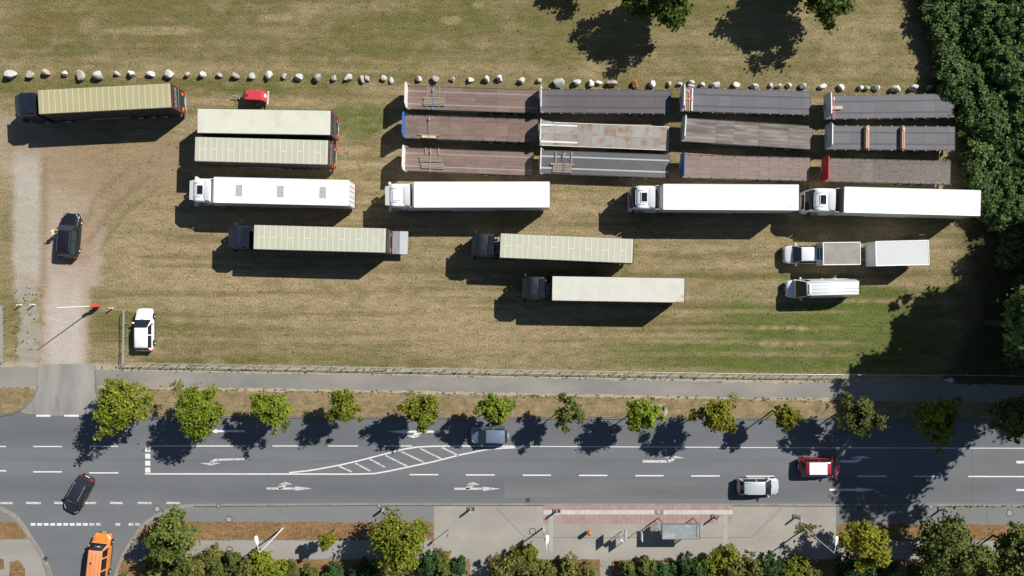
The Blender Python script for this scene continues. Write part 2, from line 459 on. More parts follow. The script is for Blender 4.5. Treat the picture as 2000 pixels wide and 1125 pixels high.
# pale worn streaks: wheel tracks of lorries
for k, (pts, w, s) in enumerate([
    ([(330,470),(560,560),(900,600),(1500,560)], 22, .45), ([(250,520),(600,600),(980,640)], 26, .5),
    ([(700,180),(790,190)], 30, .5), ([(520,200),(790,205)], 16, .55), ([(380,190),(470,195)], 18, .6),
    ([(660,330),(760,300)], 35, .5), ([(690,420),(780,330)], 30, .5), ([(400,660),(1400,640)], 9, .35),
    ([(400,690),(1300,672)], 7, .35), ([(1300,560),(1560,566)], 8, .5), ([(1250,610),(1560,606)], 6, .45), ([(0,97),(700,118),(1700,150)], 4, .3), ([(0,128),(600,138),(1300,146)], 4, .35)]):
    d = seg_dist(PX, PY, pts) + wob2*0.5
    lay(sstep(w, w*0.4, d)*s*(0.4+fbm(GX*0.7, GY*1.5, 40+k)), straw*1.08)
st_ = fbm(GX*0.05, GY*1.5, 61, 4); lay(sstep(.47, .66, st_)*0.65*sstep(120, 260, PX)*sstep(150, 220, PY), straw*1.08)
st_ = fbm(GX*0.06, GY*1.8, 67, 4); lay(sstep(.50, .68, st_)*0.6*sstep(120, 260, PX), olive*0.95)
st_ = fbm(GX*0.35, GY*0.5, 71, 5); lay(sstep(.55, .85, st_)*0.5, straw*1.06); lay(sstep(.45, .2, st_)*0.5, olive)
zone = np.clip(1.4*blob(1640, 660, 280, 110)+blob(1440, 690, 330, 45)+1.1*blob(1560, 600, 200, 60), 0, 1)*sstep(745, 715, PY)
lay(zone*sstep(.30, .62, fbm(GX*0.10, GY*0.75, 83, 5))*0.85, green*1.12)
lay(sstep(0, .7, blob(700, 235, 75, 45))*sstep(.35, .6, fbm(GX*.3, GY*.4, 85, 4))*.6, green*1.1)
for k_, yy in enumerate((585, 608, 640, 668, 692)): lay(sstep(5, 2, np.abs(PY-yy-(PX-1400)*.004+wob2*.2))*sstep(1150, 1350, PX)*sstep(1720, 1620, PX)*(.2+.5*fbm(GX*.3, GY*.3, 90+k_)), straw*1.05)
# bare spots in a row (tyre lugs) low right
for cx in range(1490, 1570, 25):
    for cy in (641, 672): lay(sstep(9, 4, np.hypot((PX-cx)*0.9, (PY-cy)*1.6)+wob2*0.15)*0.7, straw*1.15)
for cx, cy, rx, ry in ((600,15,40,14),(560,32,60,8),(880,40,25,10),(590,45,14,6),(935,8,14,7),(300,60,120,10)):
    lay(sstep(0, 0.6, blob(cx, cy, rx, ry))*1.1*fbm(GX*1.3, GY*1.3, 77), straw*1.12)
lay(sstep(0,0.7,blob(70, 42, 90, 14))*0.5, (0.17,0.11,0.05)); lay(sstep(0,0.8,blob(150, 98, 60, 16))*0.45, green*0.9)
# dirt track
d = seg_dist(PX, PY, [(125,780),(126,600),(132,540),(140,450),(135,380),(95,320),(60,290),(-60,270)]) + wob2*0.7
wid = np.where(PY > 560, 44, 62)
lay(sstep(wid*1.25, wid*0.8, d)*(0.62+0.38*sstep(330, 460, PY)), dirt, 0.45)
d = seg_dist(PX, PY, [(60,300),(180,330),(330,330)]) + wob*0.9
lay(sstep(75, 20, d)*0.75, brown*1.25, 0.55)
d = seg_dist(PX, PY, [(150,490),(180,430),(240,360),(330,300)]) + wob2
lay(sstep(45, 12, d)*0.6, brown*1.2, 0.6)
for pts in ([(175,470),(215,410),(290,345)],[(195,490),(240,420),(310,365)],[(165,440),(190,380),(250,330)]):
    lay(sstep(7, 2, seg_dist(PX, PY, pts)+wob2*0.25)*0.4*(0.4+fbm(GX*0.9,GY*0.9,90)), (0.15,0.115,0.085), 0.6)
lay(sstep(14, 3, np.abs(PX-84-wob2*0.2))*sstep(290,340,PY)*sstep(600,540,PY)*0.55, (0.20,0.145,0.09))
lay(sstep(46, 22, np.abs(PX-127-wob2*0.5))*sstep(500,620,PY)*0.75, (0.40,0.365,0.33), 0.4)
for xx in (108, 146): lay(sstep(11, 3, np.abs(PX-xx-wob2*0.2))*sstep(520,600,PY)*sstep(735,700,PY)*0.4, gravel*1.02, 0.4)
# grey gravel strip
strip = sstep(36, 18, np.abs(PX-52-wob2*0.35)+np.maximum(0, PY-480)*0.05)*sstep(270, 330, PY)*sstep(580, 520, PY+wob)
lay(strip*0.8, gravel*0.97, 0.35)
for cx, cy, rx, ry in ((56,612,20,22),(58,652,24,28),(56,690,25,22),(50,570,26,22)):
    lay(sstep(0.05, 0.45, blob(cx, cy, rx*1.15, ry*1.2)+wob2*0.045)*0.75*sstep(0, .3, blob(cx, cy, rx*1.2, ry*1.25)), gravel*0.8, 0.35)
# sandy margins of the footpath
def ptop(x): return np.interp(x, [-2000,0,190,400,740,1100,1480,2000,5000], [715,715,719,724,728,736,744,748,752])
def pbot(x): return np.interp(x, [-2000,0,190,400,740,1100,1480,2000,5000], [757,757,757,760,765,772,779,784,790])
ed = np.minimum(np.abs(PY-ptop(PX)), np.abs(PY-pbot(PX))) + wob2*0.35
lay(sstep(14, 5, ed)*0.9, (0.33,0.30,0.24), 0.55)
# bare, leafy soil under the wood
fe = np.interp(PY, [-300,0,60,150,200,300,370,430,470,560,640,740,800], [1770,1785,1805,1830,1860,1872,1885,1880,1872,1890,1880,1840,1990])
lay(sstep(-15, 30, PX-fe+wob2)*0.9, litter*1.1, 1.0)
lay(sstep(250, 40, np.hypot(PX-1860, (PY-690)))*0.35, (0.07,0.07,0.03))  # wide round of darker ground colour, fading out over the turf
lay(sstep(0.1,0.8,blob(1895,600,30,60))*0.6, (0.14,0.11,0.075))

nr, nc = PX.shape
me = bpy.data.meshes.new('ground')
me.vertices.add(nr*nc)
co = np.zeros((nr*nc, 3), np.float32); co[:, 0] = GX.ravel(); co[:, 1] = GY.ravel()
me.vertices.foreach_set('co', co.ravel())
idx = np.arange(nr*nc).reshape(nr, nc)
q = np.stack([idx[:-1, :-1], idx[:-1, 1:], idx[1:, 1:], idx[1:, :-1]], -1).reshape(-1, 4)
me.loops.add(q.size); me.polygons.add(len(q))
me.polygons.foreach_set('loop_start', np.arange(0, q.size, 4)); me.polygons.foreach_set('loop_total', np.full(len(q), 4))
me.loops.foreach_set('vertex_index', q.ravel().astype(np.int32))
me.update(calc_edges=True)
at = me.attributes.new('turf', 'FLOAT_COLOR', 'POINT')
rgba = np.ones((nr*nc, 4), np.float32); rgba[:, :3] = C.reshape(-1, 3)
at.data.foreach_set('color', rgba.ravel())
at = me.attributes.new('rough', 'FLOAT', 'POINT'); at.data.foreach_set('value', rough.ravel().astype(np.float32))
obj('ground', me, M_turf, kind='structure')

# ------------------------------------------------------------------ paved sheets
def jag(pts, step, amp, seed):
    """resample a px polyline and roughen it"""
    r = random.Random(seed); out = []
    for (ax, ay), (bx_, by) in zip(pts[:-1], pts[1:]):
        n = max(1, int(math.hypot(bx_-ax, by-ay)/step))
        for i in range(n):
            t = i/n
            out.append((ax+(bx_-ax)*t + r.uniform(-amp, amp)*0.5, ay+(by-ay)*t + r.uniform(-amp, amp)))
    out.append(pts[-1])
    return out

def sheet(name, pts, z, m, parent=None, kind=None, thick=0.0):
    bm = bmesh.new()
    vv = [bm.verts.new((P(x, y).x, P(x, y).y, z)) for x, y in pts]
    f = bm.faces.new(vv); f.normal_update()
    if f.normal.z < 0: f.normal_flip()
    if thick:
        r = bmesh.ops.extrude_face_region(bm, geom=[f])
        for v in r['geom']:
            if isinstance(v, bmesh.types.BMVert): v.co.z -= thick
        bmesh.ops.recalc_face_normals(bm, faces=bm.faces)
    bmesh.ops.triangulate(bm, faces=[f for f in bm.faces if len(f.verts) > 4])
    me = bpy.data.meshes.new(name); bm.to_mesh(me); bm.free()
    return obj(name, me, m, parent, kind=kind)

N_EDGE = [(-3000,812),(0,812),(25,808),(45,799),(60,784),(70,768),(75,752)]
N_EDGE2 = [(188,722),(188,752),(190,768),(198,786),(215,803),(240,812),(265,815),(700,816),(1100,817),(1480,818),(5000,822)]
S_EDGE = [(5000,985),(1480,983),(700,982),(378,984),(330,993),(290,1013),(262,1043),(235,1090),(222,1130),(205,1400),(200,1900)]
S_EDGE2 = [(112,1900),(110,1400),(103,1130),(88,1090),(62,1048),(34,1008),(0,989),(-40,983),(-3000,983)]
road = sheet('road', N_EDGE + N_EDGE2[1:] + S_EDGE + S_EDGE2, 0.006, M_road, kind='structure')
sheet('driveway', [(75,712),(130,711),(188,713),(188,752),(190,768),(198,786),(213,802),(190,808),(150,812),(100,812),(50,808),(38,803),(45,799),(60,784),(70,768),(75,752)], 0.03, M_drive, kind='structure')
xs = list(range(190, 2000, 60)) + [2200, 3000, 5000]
top = [(x, float(ptop(x))+3.5) for x in xs]; bot = [(x, float(pbot(x))-3.5) for x in xs]
sheet('footpath', jag(top, 7, 2.2, 1) + jag(bot[::-1], 7, 2.0, 2), 0.022, M_path, kind='structure')
sheet('footpath', jag([(-3000,714),(-100,714)], 400, 1, 3) + jag([(-100,714),(74,717)], 7, 1.6, 3) + [(74,755)] + jag([(74,755),(-100,756)], 7, 1.2, 4) + [(-3000,756)], 0.022, M_path, kind='structure')

# verge: sloping strip between path and kerb
def verge(name, pairs, m):
    mb = MB(); rr = random.Random(5)
    v = []; f = []
    for (tx, ty), (bx_, by) in pairs:
        a = P(tx, ty + rr.uniform(-2, 2)); b = P(bx_, by)
        v += [(a.x, a.y, 0.0), (a.x, a.y-0.02, 0.034), ((a.x+b.x)/2, (a.y+b.y)/2, 0.085), (b.x, b.y, 0.10), (b.x, b.y-0.005, 0.0)]
    n = len(pairs)
    for i in range(n-1):
        for k in range(4):
            f.append((i*5+k, i*5+k+1, (i+1)*5+k+1, (i+1)*5+k))
    mb.add(v, f)
    return obj(name, mb, m, kind='structure')
vx = [193,196,200,207,216,228,240,252,265] + list(range(275, 2040, 9)) + [2200, 3000, 5000]
def nedge(x): return np.interp(x, [p[0] for p in N_EDGE2[2:]], [p[1] for p in N_EDGE2[2:]])
verge('verge', [((x, float(pbot(x))+2), (x, float(nedge(x))-2)) for x in vx], M_verge)
vl = [-3000,-600,-200] + list(range(-100, 74, 6))
verge('verge', [((x, 757), (x, float(np.interp(x, [p[0] for p in N_EDGE], [p[1] for p in N_EDGE]))-2)) for x in vl], M_verge)

# south pavements, raised to kerb height
off = 6
sp = [(5000,985+off),(1480,983+off),(700,982+off),(380,984+off),(334,993+off),(296,1013+off),(269,1045+2),(243,1092),(230,1130),(213,1400),(208,1900),(5000,1900)]
sheet('pavement', sp, 0.10, M_pave_dark, kind='structure', thick=0.11)
sheet('pavement', [(-3000,989),(-42,989),(-3,995),(30,1013),(56,1051),(81,1092),(96,1130),(103,1400),(105,1900),(-3000,1900)], 0.10, M_pave_dark, kind='structure', thick=0.11)
Z1 = 0.104; Z2 = 0.110; Z3 = 0.116
plaza = sheet('bus_stop_paving', [(848,988),(1632,989),(1632,1056),(1640,1090),(1640,1140),(1600,1300),(830,1300),(830,1140),(846,1088)], Z1, M_paver, kind='structure')
sheet('rear_walk', jag([(345,1055),(847,1055)], 12, 0.7, 7)+jag([(847,1090),(300,1094)], 12, 1.2, 8)+[(296,1075)], Z1, M_concrete, kind='structure')
sheet('rear_walk', jag([(1641,1056),(2300,1057)], 14, 0.7, 9)+jag([(2300,1092),(1641,1091)], 14, 1.0, 10), Z1, M_concrete, kind='structure')
sheet('planting_bed', jag([(262,1048),(282,1030),(310,1019),(345,1018)], 8, 1, 11)+jag([(345,1018),(848,1020),(848,1053)], 8, 1, 11)+jag([(848,1053),(345,1054),(262,1055)], 8, 1, 12), Z2, M_bed, kind='structure')
sheet('planting_bed', jag([(1634,1023),(2300,1024)], 8, 1, 13)+jag([(2300,1055),(1634,1054)], 8, 1, 14), Z2, M_bed, kind='structure')
sheet('planting_bed', jag([(232,1096),(560,1092),(918,1090),(922,1300)], 8, 1.5, 15)+[(215,1300)], Z2, M_bed, kind='structure')
sheet('planting_bed', jag([(955,1100),(985,1091),(1172,1092),(1174,1300)], 8, 1.5, 16)+[(950,1300)], Z2, M_bed, kind='structure')
sheet('planting_bed', jag([(1194,1094),(1420,1092),(2300,1093)], 8, 1.5, 17)+[(2300,1300),(1194,1300)], Z2, M_bed, kind='structure')
sheet('planting_bed', jag([(-60,1017),(20,1017),(48,1025),(64,1052)], 8, 0.8, 18)+jag([(64,1052),(-60,1053)], 8, 0.8, 19), Z2, M_bed, kind='structure')
sheet('rear_walk', [(-200,1053),(66,1053),(81,1092),(95,1130),(102,1400),(-200,1400)], Z1, M_concrete, kind='structure')
sheet('planting_bed', jag([(20,1096),(38,1093),(50,1110),(53,1160),(18,1160),(20,1096)], 6, 1, 20)[:-1], Z2, M_bed, kind='structure')
sheet('planting_bed', jag([(-40,1091),(8,1091),(10,1112),(-40,1112)], 6, 0.6, 21), Z2, M_bed, kind='structure')
sheet('asphalt_patch', jag([(985,938),(1240,938),(1600,950)], 30, 1.5, 22)+jag([(1600,953),(1350,966),(985,974)], 30, 2, 23), 0.0095, M_patch, road)

# ------------------------------------------------------------------ kerbs
KERB = {}
def kerb_run(root, pts, w, h, m, step=1.0):
    for (ax, ay), (bx_, by) in zip(pts[:-1], pts[1:]):
        a = P(ax, ay); b = P(bx_, by); L = (b-a).length
        n = max(1, int(round(L/step))); ln = L/n; d = (b-a).normalized()
        key = (round(ln, 2), w, h, m.name)
        if key not in KERB:
            mb = MB(); rprism(mb, -ln/2+0.004, ln/2-0.004, -w/2, w/2, -0.05, h, 0.012, 0.012, 1)
            KERB[key] = mb.mesh('kerb_stone')
        for i in range(n):
            c = a + d*ln*(i+0.5)
            if abs(c.x) > 62: continue
            obj('kerb_stone', KERB[key], m, root, loc=(c.x, c.y, 0), rot=(0, 0, math.atan2(d.y, d.x)))
kb = MB()
for e in (N_EDGE, N_EDGE2, S_EDGE, S_EDGE2):
    for (ax, ay), (bx_, by) in zip(e[:-1], e[1:]):
        a = P(ax, ay); b = P(bx_, by)
        n = (b-a).normalized(); n = Vector((-n.y, n.x, 0))*0.16
        kb.slab([(a-n), (b-n), (b+n), (a+n)], 0.003)
kerb = obj('kerb', kb, M_kerb_d, kind='structure')
kerb_run(kerb, [(-120,812)]+N_EDGE[1:], 0.14, 0.115, M_kerb_d)
kerb_run(kerb, N_EDGE2[:-1]+[(2120,818.9)], 0.13, 0.115, M_kerb_d)
kerb_run(kerb, [(2120,987.5),(1480,985.5),(700,984.5),(378,986.5)], 0.2, 0.125, M_kerb)
kerb_run(kerb, [(378,987),(354,990),(331,996),(310,1005),(292,1016),(276,1030),(265,1045),(250,1068),(238,1091),(230,1110),(225,1130),(217,1200)], 0.42, 0.112, M_kerb, 0.5)
kerb_run(kerb, [(100,1130),(95,1112),(85,1091),(72,1068),(59,1049),(46,1028),(32,1010),(16,1000),(-2,992),(-41,986),(-120,986)], 0.42, 0.112, M_kerb, 0.5)

# ------------------------------------------------------------------ road markings (painted sheets on the road)
ZP = 0.0125
def ribbon(mb, pts, w, z=ZP):
    w = w / S
    q = [P(x, y) for x, y in pts]
    l = []; r = []
    for i, p in enumerate(q):
        d = (q[min(i+1, len(q)-1)] - q[max(i-1, 0)]).normalized(); n = Vector((-d.y, d.x, 0))*w/2
        l.append((p.x+n.x, p.y+n.y, z)); r.append((p.x-n.x, p.y-n.y, z))
    n = len(q)
    mb.add(r + l, [(i, i+1, n+i+1, n+i) for i in range(n-1)])
    return mb
def poly(mb, pts, z=ZP):
    v = [(P(x, y).x, P(x, y).y, z) for x, y in pts]
    a = sum(v[i][0]*v[(i+1) % len(v)][1]-v[(i+1) % len(v)][0]*v[i][1] for i in range(len(v)))
    if a < 0: v = v[::-1]
    mb.add(v, [tuple(range(len(v)))]); return mb
def mark(name, pts, w, z=ZP, m=None): return obj(name, ribbon(MB(), pts, w, z), m or M_paint, road)
for a, b, y in ((-45,12,872),(65,121,872),(175,230,871.5),(532,588,871),(641,699,871),(750,805,871)): mark('lane_dash', [(a, y), (b, y)], 2.0)
for a, b, y in ((-45,12,919.5),(65,121,921.5),(174,232,923.5),(800,856,927),(910,966,927.5),(1021,1076,928),(1131,1186,928.5),(1241,1296,929),(1350,1406,929.5),(1457,1512,930),(1566,1622,930),(1675,1731,930),(1784,1840,930.3)): mark('lane_dash', [(a, y), (b, y)], 2.4)
mark('lane_line', [(1891,930.5),(2300,931.5)], 2.4)
mark('lane_line', [(283,871),(480,871)], 2.2)
mark('lane_line', [(283,925.5),(560,925.8),(690,926),(730,925),(757,920.5),(800,911.5),(845,902),(900,888),(950,878),(980,875.2),(1007,874.2)], 2.6)
mark('lane_line', [(565,923.2),(600,919.5),(628,915),(665,908),(700,900),(760,884.5),(790,877),(815,873),(845,871.5),(900,871.2),(1007,871.4)], 2.6)
mark('lane_line', [(1007,871.6),(1480,874),(1610,874.6),(2300,876)], 1.5)
for a, b in (((662,910.5),(687,921.3)),((694,904.5),(723,920)),((722,896.5),(752,912.5)),((753,889.5),(796,911)),((784,882),(829,903.5)),((820,875.5),(862,896)),((863,873.8),(895,889.3))): mark('hatch_bar', [a, b], 3.0, m=M_paint_old)
for y in (877.5, 891, 904.5, 918): obj('stop_block', poly(MB(), [(283.5, y-4.8), (293.5, y-4.8), (293.8, y+4.8), (283.8, y+4.8)]), M_paint, road)
for a, b in ((-30,25),(51,80),(106,128),(163,188),(215,240),(269,296),(325,352)): mark('edge_dash', [(a, 982), (b, 982.6)], 4.2, m=M_paint_old)
for i in range(17):
    if i in (11, 12, 14): continue
    x = 60 + i*12.75
    obj('give_way_block', poly(MB(), [(x, 1021.5), (x+9.5, 1021.5), (x+9.5, 1026.5), (x, 1026.5)]), M_paint_old if i > 8 else M_paint, road)
for a, b in ((71,99),(126,154)): mark('edge_dash', [(a, 811.8), (b, 812)], 4.0, 0.036)
def straight(x0, x1, xh, y, s=1):
    mb = ribbon(MB(), [(x0, y), (x1, y)], 4)
    poly(mb, [(x1, y-4.2), (xh, y), (x1, y+4.2)]); return mb
def turn(mb, x0, x1, y, dy, s, wide=True):
    """branch leaving a shaft: curved stem and a wide head; s = travel direction, dy = side"""
    pts = [(x0, y), (x0+s*6, y+dy*0.12), (x0+s*11, y+dy*0.35), (x0+s*13.5, y+dy*0.62)]
    ribbon(mb, pts, 5.5)
    cx = x0+s*14; hwid = 21 if abs(s) == 1 and wide else 14
    poly(mb, [(cx-hwid, y+dy*0.56), (cx+hwid, y+dy*0.56), (cx, y+dy)]); return mb
obj('lane_arrow', straight(478, 424, 404, 842), M_paint, road)
obj('lane_arrow', turn(ribbon(MB(), [(480,896.5),(424,898)], 4), 425, 0, 898, 11, -1), M_paint_old, road)
obj('lane_arrow', turn(straight(847, 794, 758, 843), 822, 0, 844.5, 11, -1, False), M_paint, road)
for x, y in ((521,954),(887,954.5)):
    obj('lane_arrow', turn(straight(x, x+56, x+91, y), x+23, 0, y-1, -12, 1, False), M_paint_old, road)
obj('lane_arrow', turn(ribbon(MB(), [(1255,901),(1305,901)], 5), 1303, 0, 901, -11, 1), M_paint_old, road)
obj('lane_arrow', turn(ribbon(MB(), [(1618,901),(1668,901)], 5), 1668, 0, 901, -11, 1), M_paint, road)
obj('lane_arrow', straight(1620, 1673, 1710, 956.5), M_paint, road)
obj('lane_arrow', straight(1985, 2038, 2075, 957), M_paint, road)
obj('lane_arrow', turn(ribbon(MB(), [(1985,902.5),(2035,902.5)], 5), 2035, 0, 902, -11, 1), M_paint, road)
# expansion joints and seams
M_seam = mat('bitumen_seam', (0.07,0.07,0.072), 0.8)
for pts in ([(1900,875),(1898,984)], [(1927,989),(1927,1022)]): obj('seam', ribbon(MB(), pts, 0.7, 0.1035 if pts[0][1] > 985 else 0.010), M_seam, road)
for pts in ([(0,896),(280,899),(700,902),(1000,899),(1600,900)],): obj('seam', ribbon(MB(), pts, 0.45, 0.010), M_seam, road)
M_joint = mat('paver_joint', (0.135,0.125,0.112), 0.9)
zig = []
for i in range(11): zig += [(1465+i*5.6, 1049-i*5.6), (1465+i*5.6+5.6, 1049-i*5.6)]
for pts in ([(970,992),(1025,1049),(1070,1049)], [(1080,1049),(1244,1049)], [(1318,1049.5),(1410,1049.5)], [(1421,1049.5),(1465,1049)], zig):
    obj('joint', ribbon(MB(), pts, 1.1, Z2), M_joint, plaza)

# tactile and coloured slabs at the bus stop
M_slab_w = mat('white_slab', (0.42,0.405,0.375), 0.85, var=0.12, scale=2, island=0.06)
M_slab_r = mat('red_slab', (0.285,0.195,0.175), 0.85, var=0.14, scale=2, island=0.07)
M_slab_g = mat('light_grey_slab', (0.30,0.285,0.26), 0.85, var=0.12, scale=2, island=0.06)
sl = MB(); h = 9.0/S/2 - 0.004
rprism(sl, -h, h, -h, h, 0, 0.014, 0.006, 0.004, 1)
sl_m = {}
def slab(px, py, m, name='slab'):
    if m.name not in sl_m:
        sl_m[m.name] = sl.mesh('slab'); sl_m[m.name].materials.append(m)
    p = P(px, py); obj(name, sl_m[m.name], m, plaza, loc=(p.x, p.y, Z1))
for i in range(41):
    x = 1066 + i*9
    if x < 1428: slab(x, 990.8, M_slab_r, 'red_slab')
    if not (1277 < x < 1296) and x < 1424: slab(x, 999.8, M_slab_w, 'white_slab')
    if 1084 < x < 1408:
        slab(x, 1008.8, M_slab_r, 'red_slab'); slab(x, 1017.8, M_slab_r, 'red_slab')
for yy in (1008.8, 1017.8): slab(1066, yy, M_slab_r, 'red_slab'); slab(1425.5, yy, M_slab_r, 'red_slab')
for k in range(8): slab(1075.5, 1008.8+k*9, M_slab_g, 'light_slab')
for k in range(9): slab(1415.6, 1008.8+k*9, M_slab_g, 'light_slab')
slab(1426, 999.8, M_slab_w, 'white_slab')
# ------------------------------------------------------------------ vegetation
LF_street = leaf_mat('street_tree_leaf', (0.09,0.12,0.010), (0.21,0.235,0.022), (0.29,0.26,0.03))
LF_lime = leaf_mat('lime_leaf', (0.10,0.15,0.012), (0.22,0.28,0.024), (0.30,0.29,0.035))
LF_yellow = leaf_mat('yellowing_leaf', (0.11,0.125,0.010), (0.24,0.23,0.02), (0.31,0.23,0.03))
LF_dull = leaf_mat('dull_green_leaf', (0.07,0.09,0.020), (0.155,0.17,0.048), (0.2,0.18,0.05))
LF_wood = leaf_mat('woodland_leaf', (0.05,0.10,0.030), (0.14,0.215,0.062), (0.22,0.23,0.06))
LF_hedge = leaf_mat('hedge_leaf', (0.055,0.08,0.016), (0.14,0.17,0.036), (0.21,0.18,0.05))
LF_dark = leaf_mat('dark_bush_leaf', (0.018,0.050,0.014), (0.055,0.115,0.032))
LF_oliv = leaf_mat('olive_bush_leaf', (0.09,0.10,0.022), (0.19,0.185,0.048), (0.23,0.16,0.045))
LF_weed = leaf_mat('weed_leaf', (0.07,0.08,0.025), (0.17,0.16,0.05))

def crown_mesh(name, seed, rx, ry, rz, zc, nclump, per, leaf, cl=0.27, shell=0.35, m=None, lobes=0.35, up=0.55):
    """leaf-sized faces gathered in clumps through an uneven crown; returns mesh and clump centres"""
    g = np.random.default_rng(seed)
    d = g.normal(size=(nclump, 3)); d /= np.linalg.norm(d, axis=1)[:, None]
    ph = g.uniform(0, 6.28, 6)
    az = np.arctan2(d[:, 1], d[:, 0])
    lob = 1 + lobes*(0.5*np.sin(3*az+ph[0]) + 0.35*np.sin(5*az+ph[1]) + 0.3*np.sin(2*az+ph[2]))*(1-d[:, 2]**2) + g.normal(0, 0.08, nclump)
    r = (shell + (1-shell)*g.random(nclump)**0.55) * lob
    c = d * r[:, None]
    c[:, 2] = np.where(c[:, 2] < -0.55, -0.55 + 0.2*(c[:, 2]+0.55), c[:, 2])
    R0 = np.array([rx, ry, rz])
    C_ = c*R0*0.86 + np.array([0, 0, zc])
    cr = cl * (rx+ry+rz)/3 * g.uniform(0.55, 1.25, nclump)
    k = np.repeat(np.arange(nclump), per)
    n = len(k)
    o = g.normal(size=(n, 3)); o *= (0.42*cr[k])[:, None]; o[:, 2] *= 0.75
    pos = C_[k] + o
    out = (pos - np.array([0, 0, zc]))/R0; out /= np.linalg.norm(out, axis=1)[:, None] + 1e-6
    nr_ = out*0.7 + g.normal(size=(n, 3))*0.62 + np.array([0, 0, up]); nr_ /= np.linalg.norm(nr_, axis=1)[:, None]
    u = np.cross(nr_, g.normal(size=(n, 3))); u /= np.linalg.norm(u, axis=1)[:, None] + 1e-9
    w = np.cross(nr_, u)
    s = leaf * g.uniform(0.55, 1.35, n)
    u *= s[:, None]*0.62; w *= s[:, None]*0.42
    bend = nr_*s[:, None]*0.12
    V = np.stack([pos-u, pos-w-bend, pos+u, pos+w-bend], 1).reshape(-1, 3)
    me = bpy.data.meshes.new(name)
    me.vertices.add(len(V)); me.vertices.foreach_set('co', V.astype(np.float32).ravel())
    me.loops.add(len(V)); me.polygons.add(n)
    me.polygons.foreach_set('loop_start', np.arange(0, len(V), 4)); me.polygons.foreach_set('loop_total', np.full(n, 4))
    me.loops.foreach_set('vertex_index', np.arange(len(V), dtype=np.int32))
    me.update(calc_edges=True)
    if m: me.materials.append(m)
    return me, C_

def trunk_mesh(name, seed, h, zc, r0, centres, nl=9):
    g = random.Random(seed); mb = MB()
    top_ = Vector((g.uniform(-.15, .15), g.uniform(-.15, .15), zc))
    pts = [Vector((0, 0, -0.05)), Vector((0, 0, zc*0.4)), top_*1.0]
    mb.tube(pts, [r0*1.25, r0*0.8, r0*0.45], 8)
    cs = sorted(centres, key=lambda q: g.random())[:nl]
    for q in cs:
        q = Vector(q); s = pts[1].lerp(pts[2], g.uniform(0.1, 1.0))
        mid = s.lerp(q, 0.5) + Vector((g.uniform(-.1, .1), g.uniform(-.1, .1), 0.15))
        mb.tube([s, mid, q], [r0*0.4, r0*0.25, r0*0.09], 5)
    return mb.mesh(name, 60)

VEG = {}
def plant(name, label, cat, px, py, key, sc=1.0, rot=None, zpx=None, group=None, zs=1.0, gz=0.0):
    """key -> prototype (crown mesh, trunk mesh, crown height); px,py = where the crown centre shows"""
    cm, tm, zc = VEG[key]
    z = (zc*sc*zs + gz) if zpx is None else zpx
    p = P(px, py, z)
    t = thing(name, label, cat, (p.x, p.y, gz), rnd.uniform(0, 6.28) if rot is None else rot, group)
    obj('crown', cm, None, t, scale=(sc, sc, sc*zs))
    if tm: obj('trunk', tm, M_bark, t, scale=(sc, sc, sc*zs))
    return t
def proto(key, seed, rx, ry, rz, zc, ncl, per, leaf, m, r0=0.1, cl=0.27, shell=0.35, lobes=0.35, trunk=True):
    cm, cs = crown_mesh('crown', seed, rx, ry, rz, zc, ncl, per, leaf, cl, shell, m, lobes)
    tm = trunk_mesh('trunk', seed, zc+rz, zc, r0, cs) if trunk else None
    VEG[key] = (cm, tm, zc)

# roadside trees: one crown each
ROAD_TREES = [
 (235,793,2.75,2.3,4.6,LF_street,'spreading yellow-green street tree at the corner of the dusty driveway'),
 (388,800,2.65,2.6,4.9,LF_lime,'full bright green street tree whose crown hangs over the straight-ahead arrow'),
 (533,800,1.95,2.1,4.4,LF_lime,'bright green two-lobed street tree just below the footpath near the left-turn arrow'),
 (672,797,1.75,1.7,4.3,LF_street,'thin airy street tree standing above the start of the painted hatching'),
 (823,804,2.0,1.9,4.4,LF_street,'mid green street tree above the hatched traffic island markings'),
 (965,803,1.85,1.7,4.3,LF_lime,'light green street tree over the blue-grey hatchback in the road'),
 (1112,806,1.6,1.6,4.2,LF_dull,'small dull olive street tree between the hatchback and the cobble ring'),
 (1258,813,1.85,1.9,4.5,LF_lime,'bright green street tree beside the white cobble ring'),
 (1400,811,1.95,2.2,4.6,LF_yellow,'yellowing round street tree, next after the cobble ring towards the woods'),
 (1537,815,1.3,1.4,4.2,LF_yellow,'smallest yellow-green sapling among the street trees'),
 (1680,813,2.1,1.9,4.3,LF_dull,'dull green street tree at the edge of the deep shade'),
 (1832,820,2.2,2.1,4.4,LF_street,'street tree standing wholly in the shade of the woods'),
 (1985,815,2.4,2.2,4.6,LF_dull,'dim street tree in the shade where the footpath leaves the picture'),
]
for i, (x, y, r, rz, zc, m, lb) in enumerate(ROAD_TREES):
    proto('road%d' % i, 100+i, r*1.12, r*1.05, rz*0.85, zc, int(64*r*r/4)+30, 62, 0.22, m, 0.075, 0.225, 0.24, 0.5)
    plant('street_tree', lb, 'tree', x, y, 'road%d' % i, rot=0.7*i, group='street trees along the verge', gz=0.06)

